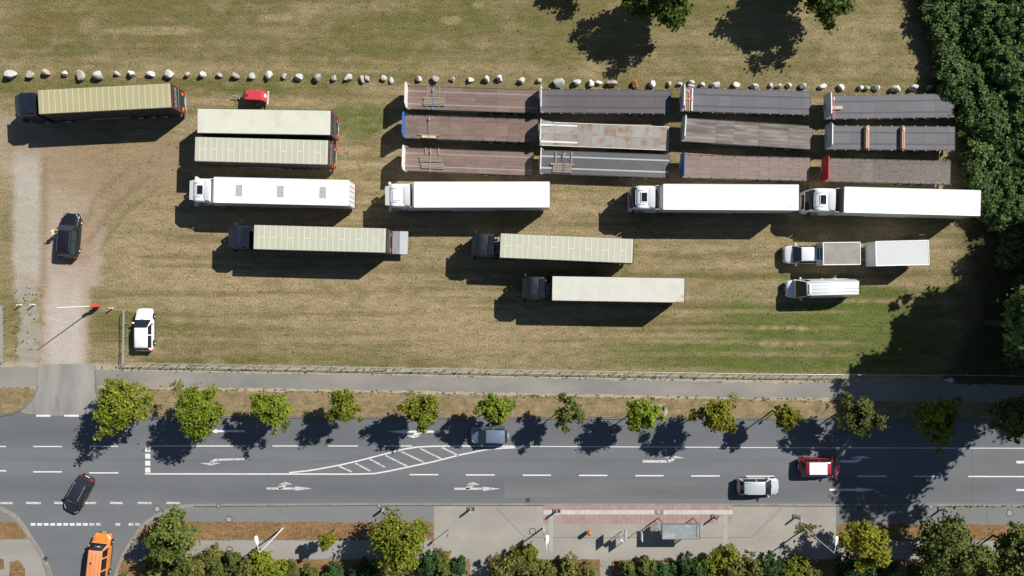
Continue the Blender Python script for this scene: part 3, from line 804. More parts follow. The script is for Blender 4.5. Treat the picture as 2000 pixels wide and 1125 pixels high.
# south side trees
proto('southA', 201, 2.7, 2.7, 2.5, 4.0, 70, 80, 0.26, LF_hedge, 0.11)
proto('southB', 202, 3.2, 3.3, 2.7, 4.4, 95, 80, 0.26, LF_street, 0.13, lobes=0.5)
proto('southC', 203, 2.7, 2.6, 2.2, 4.0, 70, 80, 0.25, LF_yellow, 0.1)
proto('southD', 204, 3.7, 3.5, 2.9, 4.6, 115, 80, 0.26, LF_hedge, 0.14)
proto('southE', 205, 2.3, 2.6, 2.2, 4.2, 65, 80, 0.25, LF_hedge, 0.1)
proto('sapling', 206, 1.05, 1.1, 1.1, 3.2, 26, 60, 0.22, LF_yellow, 0.05)
plant('tree', 'leafy green tree at the kerb corner beside the orange van', 'tree', 333, 1052, 'southA', gz=0.1, rot=0.3)
plant('tree', 'big spreading tree between the planting bed end and the bus stop paving', 'tree', 778, 1066, 'southB', gz=0.1, rot=1.1)
plant('tree', 'yellow-green tree beside the street lamp with the red sign', 'tree', 1694, 1064, 'southC', gz=0.1, rot=2.0)
plant('tree', 'largest dark green tree shading the rear walk', 'tree', 1858, 1072, 'southD', gz=0.1, rot=0.2)
plant('tree', 'green tree hiding the sign post on the brown bed', 'tree', 1992, 1072, 'southE', gz=0.1, rot=1.7)
plant('sapling', 'small round sapling standing in the brown bed strip', 'tree', 640, 1053, 'sapling', gz=0.1, rot=0.5)
proto('slim', 207, 1.2, 1.1, 2.0, 3.2, 34, 60, 0.22, LF_yellow, 0.06)

# hedge shrubs along the lower edge
for k, m in enumerate((LF_hedge, LF_oliv, LF_dark, LF_street)):
    proto('shrub%d' % k, 300+k, 1.4, 1.35, 1.25, 1.25, 64, 46, 0.19, m, 0.05, 0.24, 0.22, 0.62)
SHR = [(300,1100,0,1.1),(345,1106,0,1.0),(385,1108,1,1.0),(418,1088,1,1.0),(428,1118,0,1.1),(455,1096,0,1.1),(486,1112,1,1.1),(512,1100,3,1.15),(540,1116,3,1.0),(572,1118,0,0.8),(606,1122,0,.9),(655,1124,2,.9),(700,1124,2,1.0),
       (725,1112,2,.9),(838,1102,2,1.0),(862,1092,1,0.8),(866,1118,0,1.0),(896,1107,2,.85),
       (982,1112,1,1.2),(1010,1098,1,1.1),(1032,1085,3,1.0),(1040,1115,1,1.2),(1075,1118,1,.9),(1112,1108,1,1.05),(1146,1118,1,.8),
       (1228,1112,0,.9),(1262,1108,0,1.05),(1290,1118,2,1.1),(1340,1108,2,1.0),(1360,1122,2,1.1),(1385,1108,3,1.0),(1412,1092,3,1.1),(1432,1112,1,1.2),(1468,1106,1,1.1),(1500,1112,2,1.1),(1525,1118,2,1.0),(1552,1112,3,1.1),(1575,1120,1,1.0),
       (1655,1116,2,1.15),(1690,1112,2,1.25),(1728,1118,2,1.1),(1790,1122,0,1.0),(1835,1118,0,1.0),(1905,1120,0,1.0),(1960,1110,0,1.1),(1995,1118,0,1.0),(2030,1110,2,1.1),(250,1150,0,1.0),(290,1135,0,1.0),(620,1150,2,1.1),(1100,1150,1,1.0),(1300,1150,2,1.2),(1600,1150,2,1.2)]
KL = ['green leafy shrub in the hedge along the bed', 'olive-brown shrub in the hedge along the bed', 'dark green dense bush in the hedge along the bed', 'yellow-green upright shrub in the hedge along the bed']
for x, y, k, s in SHR:
    plant('shrub', KL[k], 'shrub', x, y, 'shrub%d' % k, sc=s*rnd.uniform(.92, 1.05), group=['green hedge shrubs','olive hedge shrubs','dark hedge bushes','yellow-green hedge shrubs'][k], gz=0.1)

# the wood on the right: edge thicket, inner trees, tall trees
for k in range(4):
    proto('thicket%d' % k, 400+k, 2.4, 2.3, 1.25, 1.35, 85, 80, 0.25, LF_wood, 0.08, 0.26, 0.3, 0.35)
for k in range(3):
    proto('wood%d' % k, 420+k, 3.3, 3.2, 1.6, 2.8, 210, 62, 0.25, LF_wood, 0.16, 0.17, 0.2, 0.4)
for k in range(2):
    proto('tall%d' % k, 440+k, 5.2, 5.0, 4.6, 11.5, 190, 85, 0.40, LF_wood, 0.28, 0.2, 0.22, 0.4)
def edge_x(y): return float(np.interp(y, [-120,0,60,150,200,300,370,420,470,560,640,720], [1800,1815,1838,1858,1888,1900,1912,1935,1955,1985,1990,1995]))
y = -70; i = 0
while y < 425:
    x = edge_x(y) + rnd.uniform(-4, 14)
    plant('thicket_tree', 'low leafy tree at the edge of the wood', 'tree', x+8, y, 'thicket%d' % (i % 4), sc=rnd.uniform(.72, .98), group='low trees at the wood edge')
    y += rnd.uniform(26, 36); i += 1
inner = []
for yy in range(-90, 470, 56):
    for q, xx in enumerate(range(int(edge_x(yy))+58, 2200, 60)):
        inner.append((xx+rnd.uniform(-12, 14), yy+rnd.uniform(-18, 18), (.62, .8, .95)[min(q, 2)]))
for i, (x, y, s) in enumerate(inner):
    plant('woodland_tree', 'dense green tree inside the wood beside the flatbed trailers', 'tree', x, y, 'wood%d' % (i % 3), sc=s*rnd.uniform(.92, 1.15), group='trees of the wood')
for i, (x, y, s) in enumerate(((1985,470,.8),(1968,505,.6),(2012,560,.75),(1990,612,.6),(2020,650,.8),(1992,700,.6),(2040,720,.8))):
    plant('thicket_tree', 'dim undergrowth tree in the shade at the end of the wood', 'tree', x, y, 'thicket%d' % (i % 4), sc=s, group='undergrowth trees at the wood end')
ub = []
g_u = np.random.default_rng(77)
while len(ub) < 2600:
    y_ = g_u.uniform(-110, 455); x_ = g_u.uniform(1790, 2190)
    if x_ > edge_x(y_) + 12 + g_u.uniform(-14, 14): ub.append((x_, y_))
def undergrowth(pts, per, leaf, m):
    n = len(pts)*per; k = np.repeat(np.arange(len(pts)), per)
    c = np.array([[P(a, b).x, P(a, b).y, 0] for a, b in pts]); top_ = g_u.uniform(.7, 2.0, len(pts))
    pos = c[k] + g_u.normal(size=(n, 3))*np.array([.38, .38, .18]); pos[:, 2] += top_[k]*g_u.uniform(.55, 1.0, n); pos[:, 2] = np.maximum(pos[:, 2], .05)
    nr_ = g_u.normal(size=(n, 3))*.55 + np.array([0, 0, .9]); nr_ /= np.linalg.norm(nr_, axis=1)[:, None]
    u = np.cross(nr_, g_u.normal(size=(n, 3))); u /= np.linalg.norm(u, axis=1)[:, None]; w = np.cross(nr_, u)
    s = leaf*g_u.uniform(.55, 1.3, n); u *= s[:, None]*.6; w *= s[:, None]*.42
    V = np.stack([pos-u, pos-w, pos+u, pos+w], 1).reshape(-1, 3)
    me = bpy.data.meshes.new('undergrowth'); me.from_pydata(V.tolist(), [], np.arange(4*n).reshape(-1, 4).tolist())
    return tag(obj('undergrowth', me, m, kind='stuff'), 'leafy undergrowth filling the wood between its trees', 'undergrowth')
undergrowth(ub, 22, .25, LF_wood)
# tall trees: given by the ground point of the trunk
for i, (gx_, gy_, s) in enumerate(((2050,500,1.0),(1995,515,.85),(2085,590,1.1),(2010,606,.9),(1980,722,1.25),(1925,630,1.0),(2045,648,1.0),(2120,480,1.0),(2160,570,1.1),(2180,410,1.0),(2130,400,.9),(2200,500,1.0),(2165,640,.85))):
    p = P(gx_, gy_); cm, tm, zc = VEG['tall%d' % (i % 2)]
    t = thing('tall_tree', 'tall tree beyond the wood end that shades the road', 'tree', (p.x, p.y, 0), i*1.3, 'tall trees at the wood end')
    obj('crown', cm, None, t, scale=(s, s, s)); obj('trunk', tm, M_bark, t, scale=(s, s, s))
# trees over the top field
proto('fieldA', 460, 4.2, 4.0, 3.0, 4.9, 170, 85, 0.36, leaf_mat('field_tree_leaf', (0.03,0.065,0.010), (0.085,0.135,0.020), (0.13,0.14,0.03)), 0.2, 0.2, 0.25, 0.55)
plant('field_tree', 'feathery green tree reaching over the dry field from the top', 'tree', 1294, -14, 'fieldA', rot=0.4, sc=.88)
plant('field_tree', 'rounded green tree of the dry field, next to the feathery one towards the wood', 'tree', 1604, -44, 'fieldA', rot=2.4, sc=.95)
plant('field_tree', 'dull tree of the dry field casting a small shadow beside the feathery one', 'tree', 1172, -118, 'fieldA', rot=4.2, sc=.8)

# weeds along the footpath edges, nobody could count them
def tufts(name, pts, n_each, size, m, spread, label, seed):
    g = np.random.default_rng(seed); mb_v = []
    pos = []
    for x, y, z in pts:
        p = P(x, y)
        for k in range(n_each): pos.append((p.x+g.normal(0, spread), p.y+g.normal(0, spread*0.7), z+abs(g.normal(0, size*0.35))))
    pos = np.array(pos); n = len(pos)
    nr_ = g.normal(size=(n, 3))*0.6+np.array([0, 0, 1.0]); nr_ /= np.linalg.norm(nr_, axis=1)[:, None]
    u = np.cross(nr_, g.normal(size=(n, 3))); u /= np.linalg.norm(u, axis=1)[:, None]; w = np.cross(nr_, u)
    s = size*g.uniform(.5, 1.3, n); u *= s[:, None]*.7; w *= s[:, None]*.4
    V = np.stack([pos-u, pos-w, pos+u, pos+w], 1).reshape(-1, 3)
    me = bpy.data.meshes.new(name); me.from_pydata(V.tolist(), [], np.arange(4*n).reshape(-1, 4).tolist())
    o = obj(name, me, m, kind='stuff'); tag(o, label, 'weeds'); return o
g_ = random.Random(3); wp = []
for k in range(190):
    x = g_.uniform(195, 1640); wp.append((x, float(pbot(x))+g_.gauss(1.5, 2.5), 0.04))
for k in range(150):
    x = g_.uniform(195, 1700); wp.append((x, float(ptop(x))+g_.gauss(-2, 3), 0.03))
for k in range(30):
    x = g_.uniform(20, 75); wp.append((x, g_.uniform(560, 700), 0.02))
for k in range(40): wp.append((g_.uniform(1840, 2000), g_.gauss(988.5, .8), 0.11))
tufts('weeds', wp, 7, 0.10, LF_weed, 0.05, 'small weed tufts growing along the sandy footpath edges', 9)
tufts('weed_patch', [(1573+g_.gauss(0, 9), 1031+g_.gauss(0, 4), 0.12) for k in range(90)], 8, 0.16, LF_oliv, 0.06, 'spreading weed patch round the foot of the lamp post on the paving', 10)
# fallen leaves in the beds
tufts('fallen_leaves', [(g_.uniform(345, 848), g_.uniform(1020, 1053), 0.112) for k in range(900)]+[(g_.uniform(1640, 2000), g_.uniform(1024, 1054), 0.112) for k in range(600)]+[(g_.uniform(880, 1640), g_.uniform(1092, 1108), 0.112) for k in range(700)], 2, 0.07,
      leaf_mat('dry_leaf', (0.12,0.06,0.02), (0.30,0.17,0.07), (0.36,0.25,0.1)), 0.12, 'dry brown leaves lying over the planting beds', 12)
# coarse tufts in the green parts of the field
tp = []
while len(tp) < 1500:
    x = g_.uniform(0, 1900); y = g_.uniform(0, 735)
    if x < 200 and y > 260: continue
    tp.append((x, y, 0.02))
tufts('grass_tufts', tp, 5, 0.09, leaf_mat('grass_tuft', (0.13,0.115,0.05), (0.25,0.20,0.11), (0.30,0.25,0.15)), 0.09, 'coarse dry grass tufts scattered over the field', 13)
# ------------------------------------------------------------------ lorries and trailers
WM = {}
def wheel(parent, x, y, r, w, rim=None, z=None):
    rim = rim or M_rim
    k = (r, w)
    if k not in WM:
        n = 20
        def lathe(prof, caps=False):
            rings = [[(rr*math.cos(2*math.pi*i/n), yy, rr*math.sin(2*math.pi*i/n)) for i in range(n)] for rr, yy in prof]
            return MB().loft(rings, caps=False)
        ty = lathe([(r*.56,-w/2),(r*.9,-w/2),(r*.985,-w/2+.03),(r,-w/2+.07),(r,w/2-.07),(r*.985,w/2-.03),(r*.9,w/2),(r*.56,w/2),(r*.56,-w/2)]).mesh('wheel', 40)
        ty.materials.append(M_tyre)
        rm = lathe([(0.001,-w/2+.01),(r*.18,-w/2),(r*.22,-w/2+.05),(r*.45,-w/2+.06),(r*.57,-w/2-.005),(r*.57,w/2+.005),(r*.45,w/2-.06),(r*.22,w/2-.05),(r*.18,w/2),(0.001,w/2-.01)])
        WM[k] = (ty, rm)
    ty, rm = WM[k]
    rk = (k, rim.name)
    if rk not in WM:
        m_ = rm.mesh('rim', 40); m_.materials.append(rim); WM[rk] = m_
    o = obj('wheel', ty, None, parent, loc=(x, y, r if z is None else z))
    obj('rim', WM[rk], None, o)
    return o

def text_mesh(s, size):
    cu = bpy.data.curves.new('txt', 'FONT'); cu.body = s; cu.size = size; cu.extrude = 0.004
    cu.align_x = 'CENTER'; cu.align_y = 'CENTER'; cu.offset = 0.012*size
    to = bpy.data.objects.new('txt', cu); col.objects.link(to)
    bpy.context.view_layer.update()
    me = bpy.data.meshes.new_from_object(to.evaluated_get(bpy.context.evaluated_depsgraph_get()))
    bpy.data.objects.remove(to); bpy.data.curves.remove(cu)
    return me
REAR = Matrix(((0,0,-1,0),(-1,0,0,0),(0,1,0,0),(0,0,0,1)))

def running_gear(root, L, zf, coupled, stand=True):
    """frame, three axles, legs and guards of a semi-trailer; front at +L/2"""
    mb = MB()
    for s in (-1, 1):
        mb.box(-L/2+.1, L/2-1.6, s*.45-.06, s*.45+.06, zf-.45, zf-.06)
        mb.box(L/2-1.6, L/2-.2, s*.45-.06, s*.45+.06, zf-.2, zf-.06)
    n = 14
    for i in range(n):
        x = -L/2+.3+(L-.8)*i/(n-1); mb.box(x-.04, x+.04, -1.18, 1.18, zf-.16, zf-.055)
    obj('frame', mb, M_chassis, root)
    for k in range(3):
        x = -L/2+2.3+k*1.31
        obj('axle', MB().cyl((x,-1.1,.5),(x,1.1,.5),.07,8).box(x-.2,x+.2,-.55,-.35,.45,zf-.4).box(x-.2,x+.2,.35,.55,.45,zf-.4), M_chassis, root)
        for s in (-1, 1): wheel(root, x, s*1.08, .5, .36)
    for s in (-1, 1):
        mb = MB().box(L/2-2.8-.07, L/2-2.8+.07, s*.85-.07, s*.85+.07, 0.32 if coupled else 0.05, zf-.1).box(L/2-2.8-.2, L/2-2.8+.2, s*.85-.14, s*.85+.14, .26 if coupled else -.02, .32 if coupled else .05)
        obj('landing_leg', mb, M_steel, root)
        mb = MB()
        for z in (.55, .8): mb.box(-L/2+6.0, L/2-3.4, s*1.2-.02, s*1.2+.02, z, z+.12)
        for x in (-L/2+6.2, -L/2+7.6, L/2-3.6): mb.box(x-.04, x+.04, s*1.16-.03, s*1.16+.03, .55, zf-.05)
        obj('side_guard', mb, M_alu, root)
        obj('mudguard', MB().box(-L/2+1.5, -L/2+5.5, s*1.08-.2, s*1.08+.2, 1.03, 1.06), M_black, root)
        obj('tail_light', MB().box(-L/2-.06, -L/2+.02, s*.95-.22, s*.95+.22, .78, .92), M_lamp_red, root)
    obj('underrun_bar', MB().box(-L/2+.02, -L/2+.14, -1.2, 1.2, .48, .62).box(-L/2+.1, -L/2+.2, -.5, -.4, .6, zf-.2).box(-L/2+.1, -L/2+.2, .4, .5, .6, zf-.2), M_alu, root)
    obj('number_plate', MB().box(-L/2-.012, -L/2+.03, -.26, .26, .80, .91), M_plate, root)
    if not coupled:
        obj('toolbox', MB().box(L/2-5.2, L/2-4.4, .75, 1.2, .5, zf-.12), M_chassis, root)

BOW = {}
def curtain_body(root, L, tarp, bow, nb=22, hline=False, doors='krone', rearmat=None):
    W = 1.26; zf = 1.15; zr = 4.0
    obj('floor', MB().box(-L/2+.02, L/2-.02, -W+.03, W-.03, zf-.05, zf), M_chassis, root)
    mb = MB(); rprism(mb, -L/2+.1, L/2-.02, -W+.035, W-.035, 3.9, zr, .06, .03)
    roof = obj('roof', mb, tarp, root, smooth=40)
    if nb:
        k = round(W, 2)
        if (k, bow.name) not in BOW:
            m_ = MB().box(-.045, .045, -W+.06, W-.06, -.005, .016).mesh('roof_bow'); m_.materials.append(bow); BOW[(k, bow.name)] = m_
        xs_ = [L/2-.5-(L-.75)*i/(nb-1) for i in range(nb)]
        for x in xs_: obj('roof_bow', BOW[(k, bow.name)], None, roof, loc=(x, 0, zr))
        if hline:
            pitch = xs_[0]-xs_[1]
            if ('h', bow.name) not in BOW:
                m_ = MB().box(-pitch/2+.045, pitch/2-.045, -.06, .06, -.005, .012).mesh('roof_strip'); m_.materials.append(bow); BOW[('h', bow.name)] = m_
            for i in [0, 2] + list(range(5, nb-1, 3)):
                obj('roof_strip', BOW[('h', bow.name)], None, roof, loc=((xs_[i]+xs_[i+1])/2, 0, zr))
    for s in (-1, 1):
        mb = MB(); n = 28
        v = []
        for i in range(n*2+1):
            x = -L/2+.12+(L-.2)*i/(n*2); v.append((x, s*(W-.02-(.012 if i % 2 else 0))))
        rings = [[(x, y, z) for x, y in v] for z in (1.02, 1.2, 2.5, 3.86)]
        mb.loft(rings, caps=False, closed=False)
        mb.box(-L/2+.1, L/2-.05, s*W-.04 if s > 0 else s*W, s*W if s > 0 else s*W+.04, 3.84, 3.96)
        sc = obj('side_curtain', mb, M_curtain, root)
        b2 = MB()
        for i in range(1, 11): x = -L/2+L*i/11; b2.box(x-.02, x+.02, s*(W+.001), s*(W+.012), 1.0, 3.85)
        obj('curtain_strap', b2, M_black, sc)
    obj('front_wall', MB().box(L/2-.06, L/2, -W+.02, W-.02, zf-.1, 3.9), rearmat or M_curtain, root)
    fr = MB().box(-L/2, -L/2+.12, -W, -W+.1, .95, 3.97).box(-L/2, -L/2+.12, W-.1, W, .95, 3.97).box(-L/2+.002, -L/2+.118, -W+.1, W-.1, 3.8, 3.965).box(-L/2+.002, -L/2+.118, -W+.1, W-.1, .9, 1.15)
    obj('rear_frame', fr, M_chassis, root)
    rt = MB()
    for s in (-1, 1): rt.box(-L/2-.012, -L/2-.001, s*(W-.055)-.03, s*(W-.055)+.03, 1.0, 3.95)
    rt.box(-L/2-.012, -L/2-.001, -W+.085, W-.085, 3.86, 3.9)
    if doors != 'lift': obj('contour_tape', rt, M_red, root)
    for s in (-1, 1):
        d = obj('rear_door', MB().box(-L/2-.01, -L/2+.05, s*.01, s*(W-.1), 1.16, 3.79), M_chassis, root)
        if doors == 'panel':
            b2 = MB()
            for y in (.42, .82): b2.cyl((-L/2-.03, s*y, 1.2), (-L/2-.03, s*y, 3.75), .022, 6)
            obj('lock_rod', b2, M_black, d)
            b2 = MB()
            for i in range(3):
                for j in range(2): b2.box(-L/2-.018, -L/2-.009, s*(.06+i*.37), s*(.06+i*.37+.31), 1.3+j*1.2, 2.4+j*1.2)
            obj('door_panel', b2, mat('door_panel_grey', (.06,.06,.066), .6), d)
        obj('marker_plate', MB().box(-L/2-.03, -L/2-.012, s*.78-.15, s*.78+.25*s if s > 0 else s*.78+.15, 1.25, 1.6), M_orange, root)
    obj('door_strip', MB().box(-L/2-.022, -L/2-.011, -W+.12, W-.12, 2.36, 2.46), mat('grey_strip', (.2,.2,.21), .5), root)
    if doors == 'krone':
        me = text_mesh('KRONE', .62); me.transform(REAR); 
        obj('brand_lettering', me, mat('lettering_grey', (.30,.30,.30), .6), root, loc=(-L/2-.016, 0, 3.1))

def box_body(root, L, vents=False, front=None, scuff=False):
    W = 1.29; zf = 1.15; zr = 4.0
    mb = MB(); rprism(mb, -L/2+.03, L/2, -W, W, 1.0, 3.95, .03, .01)
    obj('box', mb, M_white, root, smooth=30)
    mb = MB(); rprism(mb, -L/2, L/2-.01, -W+.01, W-.01, 3.94, zr, .05, .02)
    roof = obj('roof', mb, M_white_box, root, smooth=30)
    rail = MB()
    for s in (-1, 1): rail.box(-L/2+.02, L/2-.04, s*W-.03, s*W+.004, 3.9, 4.012)
    rail.box(-L/2-.008, -L/2+.04, -W, W, 3.9, 4.014)
    obj('roof_rail', rail, M_white, roof)
    if vents:
        for f in (.19, .497, .81):
            v = bx('roof_vent', mat('vent_grey', (.35,.35,.34), .7, var=.2), roof, L/2-L*f-.28, L/2-L*f+.28, -.56, .56, zr-.01, zr+.035)
            obj('vent_frame', MB().box(L/2-L*f-.31, L/2-L*f-.28, -.6, .6, zr-.01, zr+.045).box(L/2-L*f+.28, L/2-L*f+.31, -.6, .6, zr-.01, zr+.045), M_alu, v)
    for s in (-1, 1):
        d = obj('rear_door', MB().box(-L/2-.015, -L/2+.04, s*.012, s*(W-.05), 1.05, 3.86), M_white, root)
        b2 = MB()
        for y in (.3, .75): b2.cyl((-L/2-.04, s*y, .98), (-L/2-.04, s*y, 3.84), .02, 6)
        obj('lock_rod', b2, M_steel, d)
        h = MB()
        for z in (1.3, 2.1, 2.9, 3.6): h.box(-L/2-.035, -L/2-.014, s*(W-.16), s*(W-.03), z-.05, z+.05)
        obj('hinge', h, M_steel, d)
        obj('marker_light', MB().box(-L/2-.02, -L/2-.003, s*1.12-.09, s*1.12+.09, 3.885, 3.94), M_orange, root)
    obj('rear_bumper', MB().box(-L/2-.05, -L/2+.05, -W, W, .85, 1.0), M_chassis, root)
    mb = MB(); rprism(mb, L/2, L/2+.12, -W+.06, W-.06, 1.3, 3.9, .05, .03)
    obj('front_wall', mb, front or M_white, root)
    if front is None:
        pass
    if scuff:
        sm = mat('roof_scuff', (.38,.37,.34), .8, var=.3, scale=6)
        for x, y in ((-L/2+.9,.95),(-L/2+1.5,-1.0),(-L/2+.9,-.98),(-L/2+.45,-1.05)):
            r_ = random.Random(int(x*100)); pts = []
            for k in range(9):
                a = k*2*math.pi/9; q = r_.uniform(.05, .17); pts.append((x+q*math.cos(a), y+q*.7*math.sin(a), zr+.004))
            obj('scuff', MB().add(pts, [tuple(range(9))]), sm, roof)
    for s in (-1, 1):
        obj('skirt', MB().box(-L/2+5.6, L/2-3.6, s*1.27-.02, s*1.27+.02, .35, 1.0), M_white if front is None else M_alu, root)

def tractor(root, L, cab_len, gap, paint, top=3.7, style='plain', glass=None):
    """two-axle tractor unit; its rear lies under the trailer front"""
    glass = glass or M_glass
    xr = L/2 + gap; xf = xr + cab_len; w = 1.24
    xr_m = L/2 - 1.9
    obj('tractor_frame', MB().box(xr_m, xf-.4, -.5, -.38, .62, .92).box(xr_m, xf-.4, .38, .5, .62, .92).box(xr_m, xr_m+.12, -.5, .5, .62, .9).box(xr-.3, xr+.3, -.5, .5, .66, .9), M_chassis, root)
    obj('fifth_wheel', MB().box(L/2-1.5, L/2-.5, -.45, .45, .94, 1.05), M_chassis, root)
    obj('catwalk', MB().box(L/2-.3, xr-.05, -.55, .55, .94, .99), M_steel, root)
    for s in (-1, 1):
        obj('fuel_tank', MB().cyl((L/2+.35, s*.92, .62), (xr+.9, s*.92, .62), .30, 12), M_alu, root, smooth=40)
        wheel(root, xf-1.42, s*1.11, .51, .32); wheel(root, L/2-.95, s*1.0, .51, .55)
        obj('mudguard', MB().box(L/2-1.6, L/2-.3, s*1.0-.3, s*1.0+.3, 1.06, 1.09), M_black, root)
        obj('side_fairing', MB().box(L/2+.12, xr+.55, s*1.24-.03, s*1.24+.03, .3, 1.15), paint, root)
    # cab shell
    lv = [(.36,.06,0),(.5,.01,0),(1.25,0,0),(1.75,.03,0),(2.75,.15,.02),(top-.45,.26,.03),(top-.2,.42,.06),(top-.06,.62,.11),(top,.85,.2)]
    rings = []
    for z, back, ins in lv:
        rings.append([(x, y, z) for x, y in rrect(xr+ins*.3, xf-back, -w+ins, w-ins, .16, 4, .3)])
    cab = obj('cab', MB().loft(rings), paint, root, smooth=35)
    def fx(z): return xf - np.interp(z, [l[0] for l in lv], [l[1] for l in lv])
    z0, z1 = 1.72, 2.72
    obj('windscreen', MB().slab([(fx(z0)+.002, 1.0, z0), (fx(z0)+.002, -1.0, z0), (fx(z1)+.004, -.97, z1), (fx(z1)+.004, .97, z1)][::-1], -.012), glass, cab)
    for s in (-1, 1):
        p = [(xf-.35, s*(w+.004), 1.62), (xf-1.25, s*(w+.004), 1.62), (xf-1.25, s*(w-.014), 2.5), (xf-.42, s*(w-.014), 2.5)]
        obj('side_window', MB().slab(p if s < 0 else p[::-1], .008), glass, cab)
        obj('mirror', MB().box(xf-.3, xf-.12, s*(w+.05), s*(w+.27), 1.8, 2.5).box(xf-.34, xf-.2, s*(w-.08), s*(w+.1), 2.4, 2.5).box(xf-.34, xf-.2, s*(w-.06), s*(w+.1), 1.8, 1.9), paint if style in ('w1','w2') else M_black, cab)
        obj('headlight', MB().box(xf-.2, xf+.02, s*.78-.25, s*.78+.25, .62, .84), M_lamp_white, cab)
        obj('door_seam', MB().box(xf-1.34, xf-1.325, s*(w-.01), s*(w+.004), .7, 2.55), M_black, cab)
        obj('step', MB().box(xf-1.2, xf-.5, s*(w-.12), s*(w+.02), .36, .45), M_black, cab)
    obj('grille', MB().box(xf-.05, xf+.016, -.75, .75, .9, 1.55), M_black, cab)
    obj('bumper', MB().box(xf-.06, xf+.03, -1.1, 1.1, .36, .58), M_chassis if style == 'plain' else paint, cab)
    zt = top-.28
    vis = MB().slab([(fx(zt)-.02, 1.02, zt), (fx(zt)-.02, -1.02, zt), (xf+.10, -.96, zt-.22), (xf+.10, .96, zt-.22)], .03)
    obj('sun_visor', vis, paint if style in ('w1','w2') else mat('visor_smoke', (.02,.022,.026), .2, coat=.5), cab)
    # roof furniture
    if style == 'plain':
        obj('roof_hatch', MB().box(xf-1.4, xf-.92, -.55, .55, top-.01, top+.02), M_navy, cab)
        mb = MB(); mb.loft([[(xr+.62, -.95, top-.02), (xr+.62, .95, top-.02), (xr+.62, .9, top+.06), (xr+.62, -.9, top+.06)], [(xr+.04, -1.05, top-.02), (xr+.04, 1.05, top-.02), (xr+.04, 1.0, top+.2), (xr+.04, -1.0, top+.2)]])
        obj('air_deflector', mb, paint, cab)
    else:
        hm = glass if style != 'w2' else M_white
        obj('roof_hatch', MB().box(xf-1.45, xf-.85, -.46, .46, top-.01, top+.045), hm, cab)
        hf = MB()
        for a, b, c, d in ((xf-1.5,xf-1.45,-.52,.52),(xf-.85,xf-.80,-.52,.52)): hf.box(a, b, c, d, top-.01, top+.055)
        for s in (-1, 1): hf.box(xf-1.45, xf-.85, s*.46, s*.52, top-.01, top+.055)
        obj('hatch_frame', hf, paint, cab)
        for s in (-1, 1):
            obj('air_horn', MB().cyl((xf-.62, s*.68, top-.02), (xf-1.15, s*.72, top+.05), .045, 8, .02).box(xf-.75, xf-.7, s*.7-.03, s*.7+.03, top-.14, top), M_steel if style != 'w2' else M_alu, cab)
        h_ = .28
        mb = MB(); n = 6; rings = []
        for i in range(n+1):
            t = i/n; x = xr+.75-.72*t; zz = top-.03+h_*(t**.7)
            rings.append([(x, -1.02-.1*t, top-.1), (x, -.98-.1*t, zz-.06), (x, -.8, zz), (x, 0, zz+.03), (x, .8, zz), (x, .98+.1*t, zz-.06), (x, 1.02+.1*t, top-.1)])
        mb.loft(rings)
        obj('air_deflector', mb, paint, cab, smooth=50)
        for s in (-1, 1):
            obj('side_deflector', MB().slab([(xr, s*(w-.03), .95), (xr-.42, s*(w-.0), .95), (xr-.42, s*(w-.02), top+.1), (xr, s*(w-.06), top+.1)], .03), paint, cab)
    if style == 'w4' or style == 'w3':
        obj('light_bar', MB().cyl((xf-.3, -.75, top-.22), (xf-.3, .75, top-.22), .035, 8), M_steel, cab)
    # hoses behind the cab
    for k, (y, m) in enumerate(((.78, M_red), (.62, M_white), (.9, M_black))):
        pts = []
        for i in range(40):
            a = i*.9; pts.append((L/2+.12+(gap-.2)*i/39, y+.06*math.cos(a), 1.55+.1*k+.06*math.sin(a)))
        obj('air_hose', MB().tube(pts, .016, 4), m, root)
    obj('exhaust_stack', MB().cyl((xr-.16, -.75, .9), (xr-.16, -.75, 2.6), .09, 10).box(xr-.3, xr-.06, .35, .75, .95, 1.5), M_steel, root)

def truck(name, label, cat, front, rear, body, tr=None, group=None, **kw):
    c, a, L = place(front, rear, 4.0)
    root = thing(name, label, cat, c, a, group)
    running_gear(root, L, 1.15, tr is not None)
    body(root, L)
    if tr: tractor(root, L, **tr)
    return root, L

T_khaki = mat('khaki_tarp', (.33,.305,.175), .75, var=.06, scale=.7, bump=.15, bscale=2.5)
T_khaki_l = mat('khaki_tarp_seam', (.47,.44,.26), .75, var=.05)
T_green = mat('pale_green_tarp', (.40,.405,.325), .75, var=.06, scale=.7, bump=.15, bscale=2.5)
T_green_l = mat('pale_green_tarp_seam', (.53,.53,.42), .75, var=.05)
T_cream = mat('cream_tarp', (.53,.53,.45), .75, var=.05, scale=.6, bump=.2, bscale=1.5, dirt=((.40,.40,.33), .6, .5))
T_ivory = mat('ivory_tarp', (.50,.50,.44), .75, var=.05, scale=.5, bump=.5, bscale=1.2, dirt=((.42,.42,.37), .5, .6))
cabp = mat('black_cab_paint', (.013,.014,.018), .45, var=.2, coat=.25)
truck('articulated_lorry', 'black lorry with ribbed khaki trailer roof parked below the boulder row', 'truck', (74,199.5), (335,186), lambda r, L: curtain_body(r, L, T_khaki, T_khaki_l, 22), dict(cab_len=2.12, gap=.6, paint=M_navy))
truck('semi_trailer', 'uncoupled curtain trailer with plain cream roof beside the red compressor', 'trailer', (385,236), (647,240), lambda r, L: curtain_body(r, L, T_cream, T_cream, 0, doors='panel'), None)
truck('semi_trailer', 'uncoupled curtain trailer with pale green ribbed roof next to the cream one', 'trailer', (380,291), (642,298), lambda r, L: curtain_body(r, L, T_green, T_green_l, 23, True), None)
